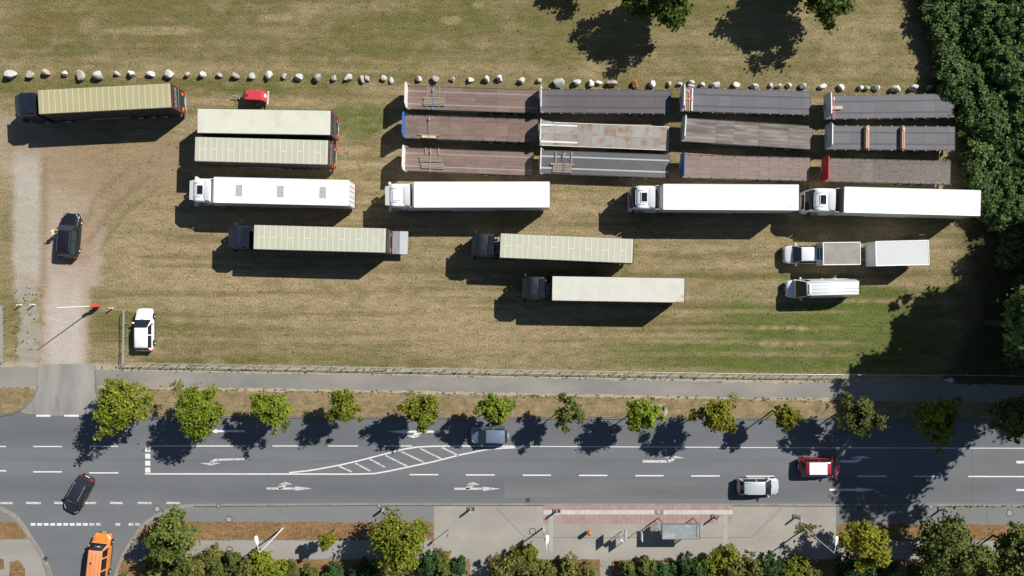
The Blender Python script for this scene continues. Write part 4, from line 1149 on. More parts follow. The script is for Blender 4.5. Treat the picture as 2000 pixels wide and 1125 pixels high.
truck('articulated_lorry', 'white lorry with three grey roof vents on its box trailer', 'truck', (417,370.8), (681,377), lambda r, L: box_body(r, L, vents=True), dict(cab_len=2.2, gap=.45, paint=M_white, style='w1'))
truck('articulated_lorry', 'white lorry with rounded cab joined closely to its plain white trailer', 'truck', (808,380.3), (1073.5,380), lambda r, L: box_body(r, L), dict(cab_len=2.5, gap=.42, paint=M_white, style='w2', top=3.65))
M_frontg = mat('reefer_front_grey', (.42,.44,.43), .5, var=.08)
truck('articulated_lorry', 'white lorry with dark windscreen band and scuffs near the tail of its roof', 'truck', (1295,384.5), (1560,385.8), lambda r, L: box_body(r, L, front=M_frontg, scuff=True), dict(cab_len=2.25, gap=.75, paint=M_white, style='w3'))
truck('articulated_lorry', 'white lorry whose trailer tail reaches the wood', 'truck', (1648.5,390), (1915,397), lambda r, L: box_body(r, L, front=mat('black_front_wall', (.03,.03,.033), .6)), dict(cab_len=2.35, gap=.75, paint=M_white, style='w4', top=3.6))  # front wall coloured near black, unlike the white box
root, L = truck('articulated_lorry', 'black lorry with pale green ribbed roof and lowered tail lift', 'truck', (495,463), (755,470), lambda r, L: curtain_body(r, L, T_green, T_green_l, 23, True, doors='lift'), dict(cab_len=2.05, gap=.68, paint=M_navy))
lift = obj('tail_lift', MB().box(-L/2-.9, -L/2-.12, -1.2, 1.2, 1.02, 1.08), mat('lift_tread', (.235,.24,.25), .6, .2, var=.15, scale=3), root)
obj('lift_platform', MB().slab([(-L/2-1.75,-1.2,.98),(-L/2-.905,-1.2,1.03),(-L/2-.905,1.2,1.03),(-L/2-1.75,1.2,.98)], .05), mat('lift_plate', (.44,.46,.49), .55, .2, var=.1, scale=1.5), lift)
obj('lift_arm', MB().cyl((-L/2+.3,-.6,.6),(-L/2-.4,-.6,1.0),.05).cyl((-L/2+.3,.6,.6),(-L/2-.4,.6,1.0),.05), M_chassis, lift)
truck('articulated_lorry', 'black lorry with pale green ribbed roof behind the white lorry pair, no tail lift', 'truck', (976.5,479.5), (1238,490.7), lambda r, L: curtain_body(r, L, T_green, T_green_l, 23, True), dict(cab_len=2.2, gap=.6, paint=cabp))
root, L = truck('articulated_lorry', 'black lorry with smooth ivory roof standing alone in the open grass', 'truck', (1078,563.3), (1338.4,567.5), lambda r, L: curtain_body(r, L, T_ivory, T_ivory, 0), dict(cab_len=2.2, gap=.7, paint=cabp))
tp_ = mat('tarp_patch', (.44,.33,.17), .7)
bx('roof_patch', tp_, root, -L/2+.12, -L/2+.42, .4, .75, 3.99, 4.008); bx('roof_patch', tp_, root, -L/2+.12, -L/2+1.0, -1.2, -1.02, 3.99, 4.008) if False else bx('roof_patch', tp_, root, -L/2+.12, -L/2+1.0, 1.02, 1.2, 3.99, 4.008)

# ------------------------------------------------------------------ flatbed trailers
D_brown = [mat('deck_brown_%s' % n, c, .8, var=.22, scale=1.6, stretch=(.3,2,1), island=.08, dirt=((.20,.15,.12), .35, .8)) for n, c in (('a',(.155,.103,.085)),('b',(.145,.096,.08)),('c',(.168,.115,.097)))]
D_pink = [mat('deck_pinkish_%s' % n, c, .8, var=.2, scale=1.6, stretch=(.6,2,1), island=.07, dirt=((.24,.17,.12), .4, 1.2)) for n, c in (('a',(.188,.138,.12)),('b',(.178,.128,.112)))]
D_grey = [mat('deck_grey_%s' % n, c, .75, var=.10, scale=1.2, island=.05) for n, c in (('a',(.098,.096,.108)),('b',(.105,.103,.115)))]
D_dark = [mat('deck_dark_%s' % n, c, .75, var=.1, scale=1.2, island=.05) for n, c in (('a',(.082,.074,.082)),('b',(.088,.08,.088)))]
D_worn = [mat('deck_worn_%s' % n, c, .85, var=.35, scale=2.2, stretch=(.25,1.6,1), island=.18, dirt=((.25,.24,.225), .8, 1.0)) for n, c in (('a',(.13,.105,.09)),('b',(.155,.13,.115)),('c',(.105,.09,.08)))]
D_steel = [mat('deck_rusty_%s' % n, c, .7, var=.18, scale=2, island=.1, dirt=((.20,.105,.05), .95, .8)) for n, c in (('a',(.25,.235,.22)),('b',(.225,.21,.195)))]
D_ply = [mat('deck_ply_%s' % n, c, .85, var=.28, scale=2.5, stretch=(.7,2,1), island=.1, dirt=((.17,.145,.125), .5, 1.5)) for n, c in (('a',(.12,.103,.094)),('b',(.135,.115,.103)))]
M_strip_p = mat('pale_strip', (.255,.215,.185), .7, var=.2, scale=2)
M_strip_b = mat('pale_blue_strip', (.30,.36,.37), .6, var=.12)
M_strip_d = mat('dark_strip', (.052,.056,.066), .7, var=.15)
M_hb_blue = mat('blue_headboard', (.035,.12,.34), .5, var=.12); M_hb_blue2 = mat('deep_blue_headboard', (.03,.075,.22), .5, var=.12)
M_hb_red = mat('red_headboard', (.42,.02,.03), .45, var=.08)
M_hb_grey = mat('pale_grey_headboard', (.36,.43,.48), .5, var=.06)
M_hb_white = mat('white_headboard', (.66,.66,.64), .5, var=.08)
M_hole = mat('dark_pocket', (.012,.011,.011), .9)

BRD = {}
def board(parent, x0, x1, y0, y1, z, m, name='deck_board'):
    k = (round(x1-x0, 2), round(y1-y0, 2), m.name)
    if k not in BRD:
        hx = (x1-x0)/2-.005; hy = (y1-y0)/2-.005
        me = MB().box(-hx, hx, -hy, hy, -.03, 0).mesh(name); me.materials.append(m); BRD[k] = me
    return obj(name, BRD[k], None, parent, loc=((x0+x1)/2, (y0+y1)/2, z+rnd.uniform(-.003, .003)))

def flatbed(label, front, rear, strips, segs, hb, hbh=1.85, rail=None, pockets=0, dots=False, lights=False, side=None, hb_ribs=True):
    """strips: (width share, list of boards' materials, proud) across; segs: cuts along"""
    zd = 1.25; W = 1.25
    c, a, L = place(front, rear, zd)
    root = thing('flatbed_trailer', label, 'trailer', c, a, 'flatbed trailers parked in rows')
    running_gear(root, L, zd-.06, False)
    deck = obj('deck', MB().box(-L/2, L/2-.02, -W+.05, W-.05, zd-.1, zd-.034), M_chassis, root)
    rl = MB()
    for s in (-1, 1): rl.box(-L/2, L/2, s*W-.05 if s > 0 else s*W, s*W if s > 0 else s*W+.05, zd-.2, zd+.006)
    rl.box(-L/2-.04, -L/2, -W, W, zd-.22, zd+.008)
    obj('side_rail', rl, rail or M_chassis, root)
    tot = sum(s[0] for s in strips); y = W-.06; wtot = 2*W-.12
    for w, ms, prd in strips:
        y0 = y - wtot*w/tot
        if segs and len(ms) > 1 or (len(ms) == 1 and prd == 0):
            x = L/2-.03; k = 0
            cuts = segs[:]
            while x > -L/2+.05:
                s = cuts[k % len(cuts)]; xe = max(x-s, -L/2+.01)
                if xe - (-L/2) < .3: xe = -L/2+.01
                board(deck, xe, x, y0, y, zd, ms[rnd.randrange(len(ms))]); x = xe; k += 1
        else:
            board(deck, -L/2+.01, L/2-.03, y0, y, zd+prd, ms[0], 'deck_strip')
        y = y0
    # headboard
    hw = W; t = .07
    ring = [(hw,0),(hw,hbh-.25),(hw-.18,hbh),(-hw+.18,hbh),(-hw,hbh-.25),(-hw,0)]
    mb = MB().loft([[(L/2-t, yy, zd-.15+zz) for yy, zz in ring], [(L/2, yy, zd-.15+zz) for yy, zz in ring]])
    H = obj('headboard', mb, hb, root)
    if hb_ribs:
        b2 = MB()
        for i in range(9): yy = -1.0+i*.25; b2.box(L/2, L/2+.03, yy-.03, yy+.03, zd-.1, zd+hbh-.3)
        obj('headboard_rib', b2, hb, H)
    b2 = MB().box(L/2-t-.015, L/2+.015, -hw+.2, hw-.2, zd-.15+hbh-.004, zd-.15+hbh+.03)
    for s in (-1, 1): b2.slab([(L/2-t-.02, s*hw, zd), (L/2-t-.3, s*hw, zd), (L/2-t-.02, s*hw, zd+.9)], .03*s)
    obj('headboard_cap', b2, M_hb_white if hb is not M_hb_red and hb is not M_hb_blue and hb is not M_hb_blue2 else hb, H)
    obj('connector_box', MB().box(L/2+.03, L/2+.14, -.3, .3, zd+.05, zd+.28).cyl((L/2+.06,-.45,zd+.1),(L/2+.22,-.45,zd+.1),.035,8).cyl((L/2+.06,.45,zd+.1),(L/2+.22,.45,zd+.1),.035,8), M_steel, H)
    if pockets:
        b2 = MB()
        for i in range(pockets):
            x = L/2-.9-(L-1.6)*i/(pockets-1)
            for s in (-1, 1): b2.box(x-.05, x+.05, s*(W-.17), s*(W+.004), zd-.03, zd+.009)
        obj('stake_pockets', b2, M_hole, root, kind='stuff')
    if dots:
        b2 = MB()
        for i in range(12):
            x = L/2-.8-i*1.06
            for yy in ((-.75,-.4,.4,.75) if i % 2 else (0,)): b2.cyl((x, yy, zd), (x, yy, zd+.008), .05, 6)
        obj('twist_lock_holes', b2, M_hole, root, kind='stuff')
    if lights:
        b2 = MB()
        for i in range(11):
            x = L/2-1.0-(L-1.6)*i/10
            for s in (-1, 1): b2.box(x-.05, x+.05, s*W, s*(W+.05), zd-.12, zd-.02)
        obj('lashing_rings', b2, M_hb_white, root, kind='stuff')
    return root, L, c, a

br5 = [(.42,D_brown,0),(.13,[M_strip_p],.006),(.38,D_brown,0),(.38,D_brown,0),(.38,D_brown,0),(.13,[M_strip_p],.006),(.42,D_brown,0)]
gr5 = [(.42,D_grey,0),(.14,[M_strip_d],.004),(.95,D_grey,0),(.14,[M_strip_d],.004),(.5,D_grey,0)]
dk5 = [(.42,D_dark,0),(.14,[M_strip_d],.004),(.95,D_dark,0),(.14,[M_strip_d],.004),(.5,D_dark,0)]
F = {}
F[1] = flatbed('brown-decked flatbed with white headboard and pallet lashed by a blue strap', (795,190), (1051,198.5), br5, [2.2,1.4], M_hb_white, hb_ribs=False)
F[2] = flatbed('brown-decked flatbed with a bright blue headboard', (790,247), (1050,256), [(.4,D_brown,0),(.12,D_brown,0),(1.4,D_brown,0),(.12,D_brown,0),(.4,D_brown,0)], [1.25,1.25,1.1,1.2], M_hb_blue, pockets=11)
F[3] = flatbed('brown-decked flatbed with white headboard and two stacked pallets', (790,311), (1041,320.5), br5, [2.2,4.2,1.4], M_hb_white, hb_ribs=False)
F[4] = flatbed('dark grey empty flatbed with dark runner strips below the orange boulder', (1055,197), (1310,199), dk5, [2.6,2.2,2.4], M_hb_white, lights=True)
F[5] = flatbed('rusty pale steel-plated flatbed with white side rails', (1054,260.5), (1305,270.5), [(1.2,D_steel,0),(1.2,D_steel,0)], [1.55,2.4,1.5,1.35,1.2], M_hb_grey, rail=M_hb_white)
F[6] = flatbed('brown-grey flatbed with two pale blue strips and a pallet', (1054.5,316), (1307.5,325), [(.4,D_dark,0),(.13,[M_strip_b],.006),(.85,D_dark,0),(.13,[M_strip_b],.006),(.4,D_dark,0)], [6.5], M_hb_grey)
F[7] = flatbed('grey flatbed with timber battens stacked against its headboard', (1329,194), (1583,201.5), gr5, [2.6,1.35,1.3,2.4], M_hb_grey, lights=True, hb_ribs=False)
F[8] = flatbed('flatbed with worn grey-brown planks, parked askew', (1331,253), (1586,269), [(.25,D_worn,0),(.3,D_worn,0),(.35,D_worn,0),(.35,D_worn,0),(.35,D_worn,0),(.3,D_worn,0),(.25,D_worn,0)], [3.6,1.9,2.6,3.1], M_hb_grey, hb_ribs=False)
F[9] = flatbed('pinkish-brown decked flatbed with a deep blue headboard', (1329,324.5), (1582,331), [(.42,D_pink,0),(.9,D_pink,0),(.75,D_pink,0),(.4,D_pink,0)], [3.2,6.0,4.0], M_hb_blue2, pockets=11, dots=True)
F[10] = flatbed('grey flatbed with one timber under a red strap, its tail under the leaves', (1610,209.5), (1863,206), gr5, [2.6,1.35,1.3,2.4], M_hb_grey, lights=True, hb_ribs=False)
F[11] = flatbed('grey flatbed with two timber bolsters across its deck', (1612,268.5), (1864.5,270.5), gr5, [2.6,1.35,1.3,2.4], M_hb_grey, lights=True)
F[12] = flatbed('worn plywood flatbed with a bright red headboard', (1605,331.5), (1856,337.5), [(.35,D_ply,0),(1.75,D_ply,0),(.35,D_ply,0)], [3.0,1.2,1.2,1.2], M_hb_red, pockets=11, dots=True)
# rusty tape band on the steel deck
r, L, c, a = F[5]
obj('deck_tape', MB().box(L/2-4.0, L/2-.1, .75, .9, 1.252, 1.259).box(L/2-3.9, L/2-.1, -1.0, -.86, 1.252, 1.259), M_hb_white, r)
obj('stay_rod', MB().cyl((L/2-.05, -1.2, 2.4), (L/2-2.2, -1.05, 1.3), .02, 6), M_steel, r)

# ---------------- loose loads on the decks
def on_deck(n, x, y):
    r, L, c, a = F[n]; v = Matrix.Rotation(a, 3, 'Z') @ Vector((L/2-x, y, 0)); return Vector((c.x+v.x, c.y+v.y, 1.262)), a
def pallet(label, n, x, y, lx, ly, nb, rot=0.0, dz=0.0):
    p, a = on_deck(n, x, y); p.z += dz
    t = thing('pallet', label, 'pallet', p, a+rot)
    b = MB().box(-lx/2, lx/2, -.05, .05, 0, .1)
    for s in (-1, 1): obj('bearer', MB().box(-lx/2+.05, lx/2-.05, s*(ly/2-.08)-.05, s*(ly/2-.08)+.05, 0, .1), M_wood, t)
    obj('bearer', b, M_wood, t)
    w = ly/nb
    for i in range(nb):
        y0 = -ly/2+i*w; o = rnd.uniform(-.08, .08)
        obj('board', MB().box(-lx/2+o, lx/2+o, y0+.02, y0+w-.02, .1, .125), M_wood, t)
    return t
def beam(name, label, n, x, y, lx, ly, h, m, dz=0.0, cat='timber', rot=0.0, group=None):
    p, a = on_deck(n, x, y); p.z += dz
    mb = MB(); rprism(mb, -lx/2, lx/2, -ly/2, ly/2, 0, h, .01, .01, 1)
    return tag(obj(name, mb, m, loc=p, rot=(0, 0, a+rot)), label, cat, group)
def strap(label, n, x, m, z=.14, rings=True, w=.05):
    """lashing strap tensioned across a deck"""
    p, a = on_deck(n, x, 0)
    t = thing('lashing_strap', label, 'strap', p, a)
    obj('webbing', MB().box(-w/2, w/2, -1.26, 1.26, z, z+.006).box(-w/2, w/2, -1.266, -1.26, -.2, z+.006).box(-w/2, w/2, 1.26, 1.266, -.2, z+.006), m, t)
    mb = MB().box(-.07, .07, -.95, -.7, z, z+.05).cyl((-.07, -.82, z+.05), (.07, -.82, z+.05), .03, 8)
    obj('ratchet', mb, M_steel, t)
    return t
# local +y of these trailers points to the road, -y to the boulders
pallet('weathered wide pallet lying on the flatbed with the white headboard and one pallet', 1, 2.95, .38, 2.3, .95, 6)
for x in (2.1, 3.35): beam('batten', 'upright batten under the single wide pallet', 1, x+.0, -.1, .15, 2.3, .045, M_wood, -.005, 'batten', group='battens under the single pallet')
strap('blue lashing strap over the single wide pallet', 1, 2.75, M_strap_blue, .16)
beam('beam', 'pale yellow beam on the edge of the blue-headed flatbed', 2, 2.6, 1.02, 1.5, .26, .16, mat('yellow_timber', (.50,.40,.20), .7, var=.15), .0, 'beam')
beam('batten', 'weathered batten beside the yellow beam', 2, 2.6, .80, 2.3, .14, .10, M_wood, 0, 'batten')
strap('grey-blue lashing strap on the blue-headed flatbed', 2, 2.6, M_strap_blue, .2)
pallet('upper weathered pallet of the pair on the flatbed', 3, 2.8, -.05, 2.4, .55, 4)
pallet('lower weathered pallet of the pair on the flatbed', 3, 3.0, .6, 2.4, .6, 4)
for x in (2.2, 3.55): beam('batten', 'upright batten beside the pair of pallets', 3, x, -.95, .15, .65, .09, M_wood, 0, 'batten', group='battens beside the pair of pallets')
strap('pale lashing strap over the pair of pallets', 3, 2.75, mat('pale_strap', (.36,.30,.26), .7), .16)
beam('beam', 'long weathered beam lying across the two posts of the striped flatbed', 6, 2.35, .2, 2.5, .22, .16, M_wood, 0, 'beam')
pallet('weathered pallet behind the long beam on the striped flatbed', 6, 2.35, .7, 2.0, .75, 4)
for x in (1.65, 3.3): beam('batten', 'upright batten above the long beam on the striped flatbed', 6, x, -.55, .16, 1.2, .1, M_wood, 0, 'batten', group='battens on the striped flatbed')
strap('dark lashing strap hooked on the striped flatbed', 6, 2.55, mat('dark_strap', (.06,.07,.09), .7), .28)
for k, (x, m) in enumerate(((.25, M_hb_white), (.52, M_timber), (.92, M_timber), (1.2, M_hb_white))):
    beam('batten', ['white batten nearest the headboard in the timber stack','pale timber batten, second from the headboard in the stack','pale timber batten, third from the headboard in the stack','white batten, fourth from the headboard in the stack'][k], 7, x, 0, .13, 2.42, .14, m, 0, 'batten')
beam('batten', 'short cross batten laid over the timber stack', 7, .75, 0, 1.25, .13, .06, M_timber, .14, 'batten')
strap('red lashing strap bundling the timber stack', 7, .72, M_strap_red, .205, w=.1)
beam('beam', 'single pale beam lying lengthwise behind the grey headboard', 10, .95, .1, 1.75, .34, .18, mat('bleached_timber', (.40,.38,.33), .8, var=.15), 0, 'beam')
strap('red lashing strap over the single pale beam', 10, .95, M_strap_red, .185, w=.1)
beam('bolster', 'orange-brown timber bolster across the deck, nearer the headboard', 11, 4.25, 0, .34, 2.3, .42, M_timber, 0, 'timber')
beam('bolster', 'pinkish timber bolster across the deck, nearer the wood', 11, 8.0, 0, .30, 2.3, .42, mat('pink_timber', (.45,.27,.20), .8, var=.2), 0, 'timber')
strap('red strap over the bolster nearer the headboard', 11, 4.25, M_strap_red, .425, w=.06)
strap('red strap over the bolster nearer the wood', 11, 8.0, M_strap_red, .425, w=.06)
# ------------------------------------------------------------------ cars and vans
def car(name, label, cat, pxc, pyc, head, L, W, H, paint, hood=.27, ws=.40, re=.86, rb=.97, nose=.70, belt=.58, tail=None, glass=None, rails=None, roof_col=None, panel=None, mirror_m=None, z0=0.006, wr=.32, sidewin=((.0,.48),(.5,1.0)), rim=None, hoodgrille=True):
    """hood, ws, re, rb: where along the length the windscreen starts, the roof starts and ends, the rear glass ends"""
    glass = glass or M_glass
    p = P(pxc, pyc)
    root = thing(name, label, cat, (p.x, p.y, z0), head)
    w = W/2; X = lambda t: L/2 - L*t
    zb = H*belt; zn = H*belt*nose; zt = zb*(tail or 1.0)
    st = [0,.012,.04,.10,.2,hood,.42,.6,.78,.9,.965,.99,1.0]
    hw = [.66,.78,.88,.955,.985,1,1,1,1,.97,.9,.82,.74]
    def top(t):
        return float(np.interp(t, [0,.012,.04,.1,hood,hood+.06,.85,.965,.99,1], [zn*.72,zn*.85,zn*.95,zn*1.04,zb*.97,zb,zb,zt*.98,zt*.93,zt*.8]))
    bot = .21
    def sect(t, f):
        T = top(t); q = w*f; m = (bot+T)/2
        half = [(.86,bot+.02),(.97,bot+.09),(1.0,m),(.985,T-.13),(.95,T-.05),(.86,T-.005),(.5,T+.025),(0,T+.035)]
        r_ = [(X(t), a*q, z) for a, z in half]
        return r_ + [(X(t), -a*q, z) for a, z in reversed(half[:-1])]
    body = obj('body', MB().loft([sect(t, f) for t, f in zip(st, hw)]), paint, root, smooth=38)
    # cabin
    def cz(t): return float(np.interp(t, [hood, ws, (ws+re)/2, re, rb], [zb-.02, H-.05, H, H-.06, zb+.0]))
    cs = [hood, hood+(ws-hood)*.5, ws-.012, ws+.02, (ws+re)/2, re-.02, re+.01, re+(rb-re)*.5, rb]
    def csec(t):
        zz = max(cz(t), zb+.005); k = (zz-zb)/(H-zb); e = 1-.06*max(0, (t-.85)/.15)-.05*max(0, (hood+.06-t)/.06)
        half = [(.95,zb-.03),(.95-.085*k, zb+(zz-zb)*.45),(.95-.21*k, zb+(zz-zb)*.86),(.95-.275*k, zb+(zz-zb)*.97),(.5,zz+.012),(0,zz+.022)]
        r_ = [(X(t), a*w*e, z) for a, z in half]
        return r_ + [(X(t), -a*w*e, z) for a, z in reversed(half[:-1])]
    cabin = obj('cabin', MB().loft([csec(t) for t in cs]), roof_col or paint, root, smooth=40)
    def patch(ta, tb, nm, inset=.10):
        rings = []
        for i in range(5):
            t = ta+(tb-ta)*i/4; zz = cz(t); k = max(0, (zz-zb)/(H-zb))
            yw = w*(.95-.23*k)-inset*.45
            dz = .05
            sg = .012 if ta < .5 else -.012
            rings.append([(X(t)+sg, yw*f, zz+dz-.03*abs(f)**3) for f in (1,.66,.33,0,-.33,-.66,-1)])
        obj(nm, MB().loft(rings, caps=False, closed=False), glass, cabin, smooth=60)
    patch(hood+.012, ws-.008, 'windscreen'); patch(re+.012, rb-.018, 'rear_window')
    def side(z, t):
        k = (z-zb)/(H-zb); return w*(.95-.085*min(k/.45, 1) - (.125*max(0, (k-.45)/.41)))
    ta, tb = hood+.075, re+.02
    for s in (-1, 1):
        for a, b in sidewin:
            t0 = ta+(tb-ta)*a+.006; t1 = ta+(tb-ta)*b-.006
            z0_, z1_ = zb+.03, zb+(H-zb)*.80
            def tt(t, z):   # lean of the front edge with the windscreen
                k = (z-zb)/(H-zb); return t + (max(0, ws-hood-.05)*k*.75 if a == 0 and t == t0 else 0)
            q = [(X(tt(t0,z0_)), s*(side(z0_,t0)+.008), z0_), (X(t1), s*(side(z0_,t1)+.008), z0_), (X(t1), s*(side(z1_,t1)+.010), z1_), (X(tt(t0,z1_)), s*(side(z1_,t0)+.010), z1_)]
            zm = zb+(H-zb)*.45
            v = []
            for off in (.009, .002):
                for zz_ in (z0_, zm, z1_):
                    v += [(X(tt(t0,zz_)), s*(side(zz_,t0)+off), zz_), (X(t1), s*(side(zz_,t1)+off), zz_)]
            obj('side_window', MB().add(v, [(0,1,3,2),(2,3,5,4),(6,7,9,8),(8,9,11,10),(0,1,7,6),(4,5,11,10),(0,2,8,6),(2,4,10,8),(1,3,9,7),(3,5,11,9)]), glass, cabin, smooth=25)
        mx = X(hood+.085)
        mb = MB(); rprism(mb, mx-.09, mx+.09, s*(w+.1)-.1, s*(w+.1)+.1, zb-.02, zb+.14, .05, .03); mb.box(mx-.03, mx+.03, s*(w-.1), s*(w+.02), zb-.01, zb+.05)
        obj('wing_mirror', mb, mirror_m or paint, root, smooth=40)
        for t in (.185, .815):
            o = wheel(root, X(t), s*(w-.12), wr, .21, M_rimcar)
            arch = []
            n = 12
            for i in range(n+1):
                a_ = math.pi*i/n; arch.append((X(t)+(wr+.07)*math.cos(a_), s*(w+.004), wr+(wr+.07)*math.sin(a_)))
            inner = [(x, s*(w-.03), z) for x, _, z in arch]
            mb = MB(); mb.add(arch+inner, [tuple(range(n+1)) if s < 0 else tuple(range(n, -1, -1))]); mb.add(arch+inner, [(i, i+1, n+2+i, n+1+i) for i in range(n)])
            obj('wheel_arch', mb, M_black, root)
        hz = top(.05)-.1
        mb = MB(); mb.slab([(X(.01), s*w*.60, hz-.03), (X(.075), s*w*.93, hz+.0), (X(.11), s*w*.90, hz+.115), (X(.035), s*w*.58, hz+.105)], .03*s)
        obj('headlight', mb, M_lamp_white, root)
        mb = MB().box(X(.985), X(1.003), s*w*.58, s*w*.84, zb-.22, zb-.02).box(X(.96), X(.99), s*w*.78, s*w*.9, zb-.24, zb-.1)
        obj('tail_light', mb, M_lamp_red, root)
        mb = MB()
        for t in (.52, .72): mb.box(X(t+.02), X(t-.015), s*(w*.995), s*(w+.02), zb-.17, zb-.14)
        obj('door_handle', mb, paint, root)
        mb = MB()
        for t in (hood+.06, .56, .76): mb.box(X(t)-.006, X(t)+.006, s*(w*.985), s*(w+.003), bot+.15, zb-.06)
        obj('door_seam', mb, M_black, root)
        obj('sill', MB().box(X(.72), X(.28), s*(w-.06), s*(w-.01), bot-.03, bot+.06), M_black, root)
        if rails: obj('roof_rail', MB().tube([(X(ws+.03), s*w*.66, H-.03), (X(ws+.07), s*w*.665, H+.04), (X(re-.06), s*w*.665, H+.03), (X(re-.02), s*w*.65, H-.05)], .02, 6), rails, cabin)
    obj('grille', MB().box(X(.02), X(-.003), -w*.5, w*.5, zn*.45, zn*.72), M_black, root)
    obj('front_bumper', MB().box(X(.03), X(-.006), -w*.62, w*.62, bot+.02, bot+.12), M_black, root)
    obj('rear_bumper', MB().box(X(1.006), X(.98), -w*.68, w*.68, bot+.05, bot+.22), M_black, root)
    obj('number_plate', MB().box(X(1.008), X(.99), -.26, .26, zb-.32, zb-.21), M_plate, root)
    obj('number_plate', MB().box(X(.01), X(-.008), -.26, .26, bot+.1, bot+.21), M_plate, root)
    b2 = MB()
    for s in (-1, 1): b2.cyl((X(hood-.005), s*.1, zb+.03), (X(hood+.03), s*.1+.55, zb+.10), .012, 5)
    obj('wiper', b2, M_black, root)
    obj('antenna', MB().cyl((X(re-.05), 0, H), (X(re), 0, H+.16), .01, 5), M_black, cabin)
    if panel: obj('roof_panel', MB().box(X(panel[1]), X(panel[0]), -w*panel[2], w*panel[2], H+.0, H+.035), panel[3], cabin)
    if hoodgrille:
        b2 = MB()
        for s in (-1, 1): b2.cyl((X(.06), s*w*.55, top(.06)+.028), (X(hood-.01), s*w*.72, zb*.97+.016), .006, 4)
        obj('bonnet_seam', b2, M_black, root)
    return root, X

M_steel_d = mat('dark_rail', (.07,.07,.075), .5)
M_rimcar = mat('car_rim', (.16,.165,.17), .35, .6, var=.15)
CP_black = mat('black_car_paint', (.008,.009,.013), .4, var=.05, coat=.25); CP_white = car_paint('white_car_paint', (.76,.76,.76)); CP_grey = car_paint('blue_grey_car_paint', (.16,.21,.29), .3, .3)
CP_dk = mat('dark_car_paint', (.014,.014,.016), .4, var=.05, coat=.4); CP_or = car_paint('orange_van_paint', (.62,.19,.03)); CP_red = car_paint('dark_red_car_paint', (.28,.012,.03)); CP_sil = car_paint('silver_car_paint', (.5,.53,.57), .3, .35)
CP_van = car_paint('white_van_paint', (.70,.71,.72))
hd = lambda dx, dy: math.atan2(dy, dx)
car('suv', 'black SUV on the dirt track with a person in a yellow vest beside it', 'car', 143, 461, R(86), 4.75, 1.92, 1.7, CP_black, hood=.27, ws=.41, re=.9, rb=.985, glass=M_glass_b, rails=M_steel_d, wr=.36, z0=0.0, rim=M_rim)
car('hatchback', 'white hatchback parked in the railing corner', 'car', 287.5, 643.5, R(90), 4.5, 1.88, 1.5, CP_white, hood=.25, ws=.45, re=.9, rb=.985, z0=0.0, wr=.33, rim=M_rim)
car('hatchback', 'blue-grey hatchback on the road under a street tree', 'car', 956.5, 848, R(180), 3.95, 1.78, 1.55, CP_grey, hood=.21, ws=.42, re=.9, rb=.985, glass=M_glass_b)
car('hatchback', 'black hatchback turning into the side road', 'car', 160, 962, math.atan2(-74, -39), 4.15, 1.78, 1.55, CP_dk, hood=.25, ws=.40, re=.86, rb=.98, rails=M_alu, roof_col=mat('black_roof_paint', (.02,.023,.033), .25, coat=.8))
root, X = car('van', 'orange passenger van waiting at the give-way line', 'van', 203, 1083, R(84), 5.0, 1.95, 1.98, CP_or, hood=.17, ws=.29, re=.965, rb=.992, belt=.53, nose=.80, sidewin=((0,.26),(.29,.62),(.65,.98)), wr=.34, roof_col=car_paint('faded_orange_roof', (.62,.25,.12)))
obj('roof_cap', MB().cyl((X(.55), .3, 1.98), (X(.55), .3, 2.03), .11, 10), M_black, root)
b2 = MB()
for k in range(4): b2.box(X(.94), X(.34), -.6+k*.4-.03, -.6+k*.4+.03, 1.975, 2.003)
obj('roof_bead', b2, CP_or, root)
car('car', 'dark red car with a big white roof panel', 'car', 1596, 908.5, 0, 4.45, 1.82, 1.52, CP_red, hood=.15, ws=.30, re=.88, rb=.98, panel=(.40,.82,.70,mat('white_roof_panel', (.74,.74,.73), .3, coat=.5)), roof_col=CP_red)
car('estate_car', 'silver estate car passing the bus stop', 'car', 1477, 947, 0, 4.4, 1.8, 1.5, CP_sil, hood=.20, ws=.39, re=.88, rb=.98, rails=M_alu)
# long white van
root, X = car('panel_van', 'long white high-roof panel van parked below the box combination', 'van', 1596, 563.2, R(181.2), 7.2, 2.02, 2.62, CP_van, hood=.105, ws=.215, re=.975, rb=.995, belt=.42, nose=.80, sidewin=((0,.14),), wr=.34, z0=0, hoodgrille=False)
b2 = MB()
for k in range(5): b2.box(X(.96), X(.26), -.66+k*.33-.02, -.66+k*.33+.02, 2.61, 2.648)
obj('roof_bead', b2, CP_van, root); obj('roof_cap', MB().box(X(.265), X(.24), -.5, .5, 2.6, 2.655), CP_van, root)
# box van with trailer
root, X = car('box_van', 'white box van with brownish box roof towing the closed trailer', 'van', 1559.5, 497.8, R(180.5), 3.75, 1.98, 1.95, CP_van, hood=.22, ws=.40, re=.985, rb=.998, belt=.56, nose=.82, sidewin=((0,.8),), wr=.34, z0=0, hoodgrille=False)
xb0, xb1 = -1.55-3.85, -1.55
obj('box_frame', MB().box(xb0+.1, 0, -.45, -.33, .5, .72).box(xb0+.1, 0, .33, .45, .5, .72), M_chassis, root)
M_boxwall = mat('white_box_wall', (.68,.70,.70), .4, var=.05)
mb = MB(); rprism(mb, xb0, xb1, -1.17, 1.17, .75, 2.58, .03, .01); obj('box', mb, M_boxwall, root)
bxr = obj('box_roof', MB().box(xb0+.06, xb1-.06, -1.1, 1.1, 2.57, 2.60), mat('dirty_roof_sheet', (.235,.218,.205), .8, var=.12, scale=1.2, dirt=((.30,.29,.27), .6, .9)), root)
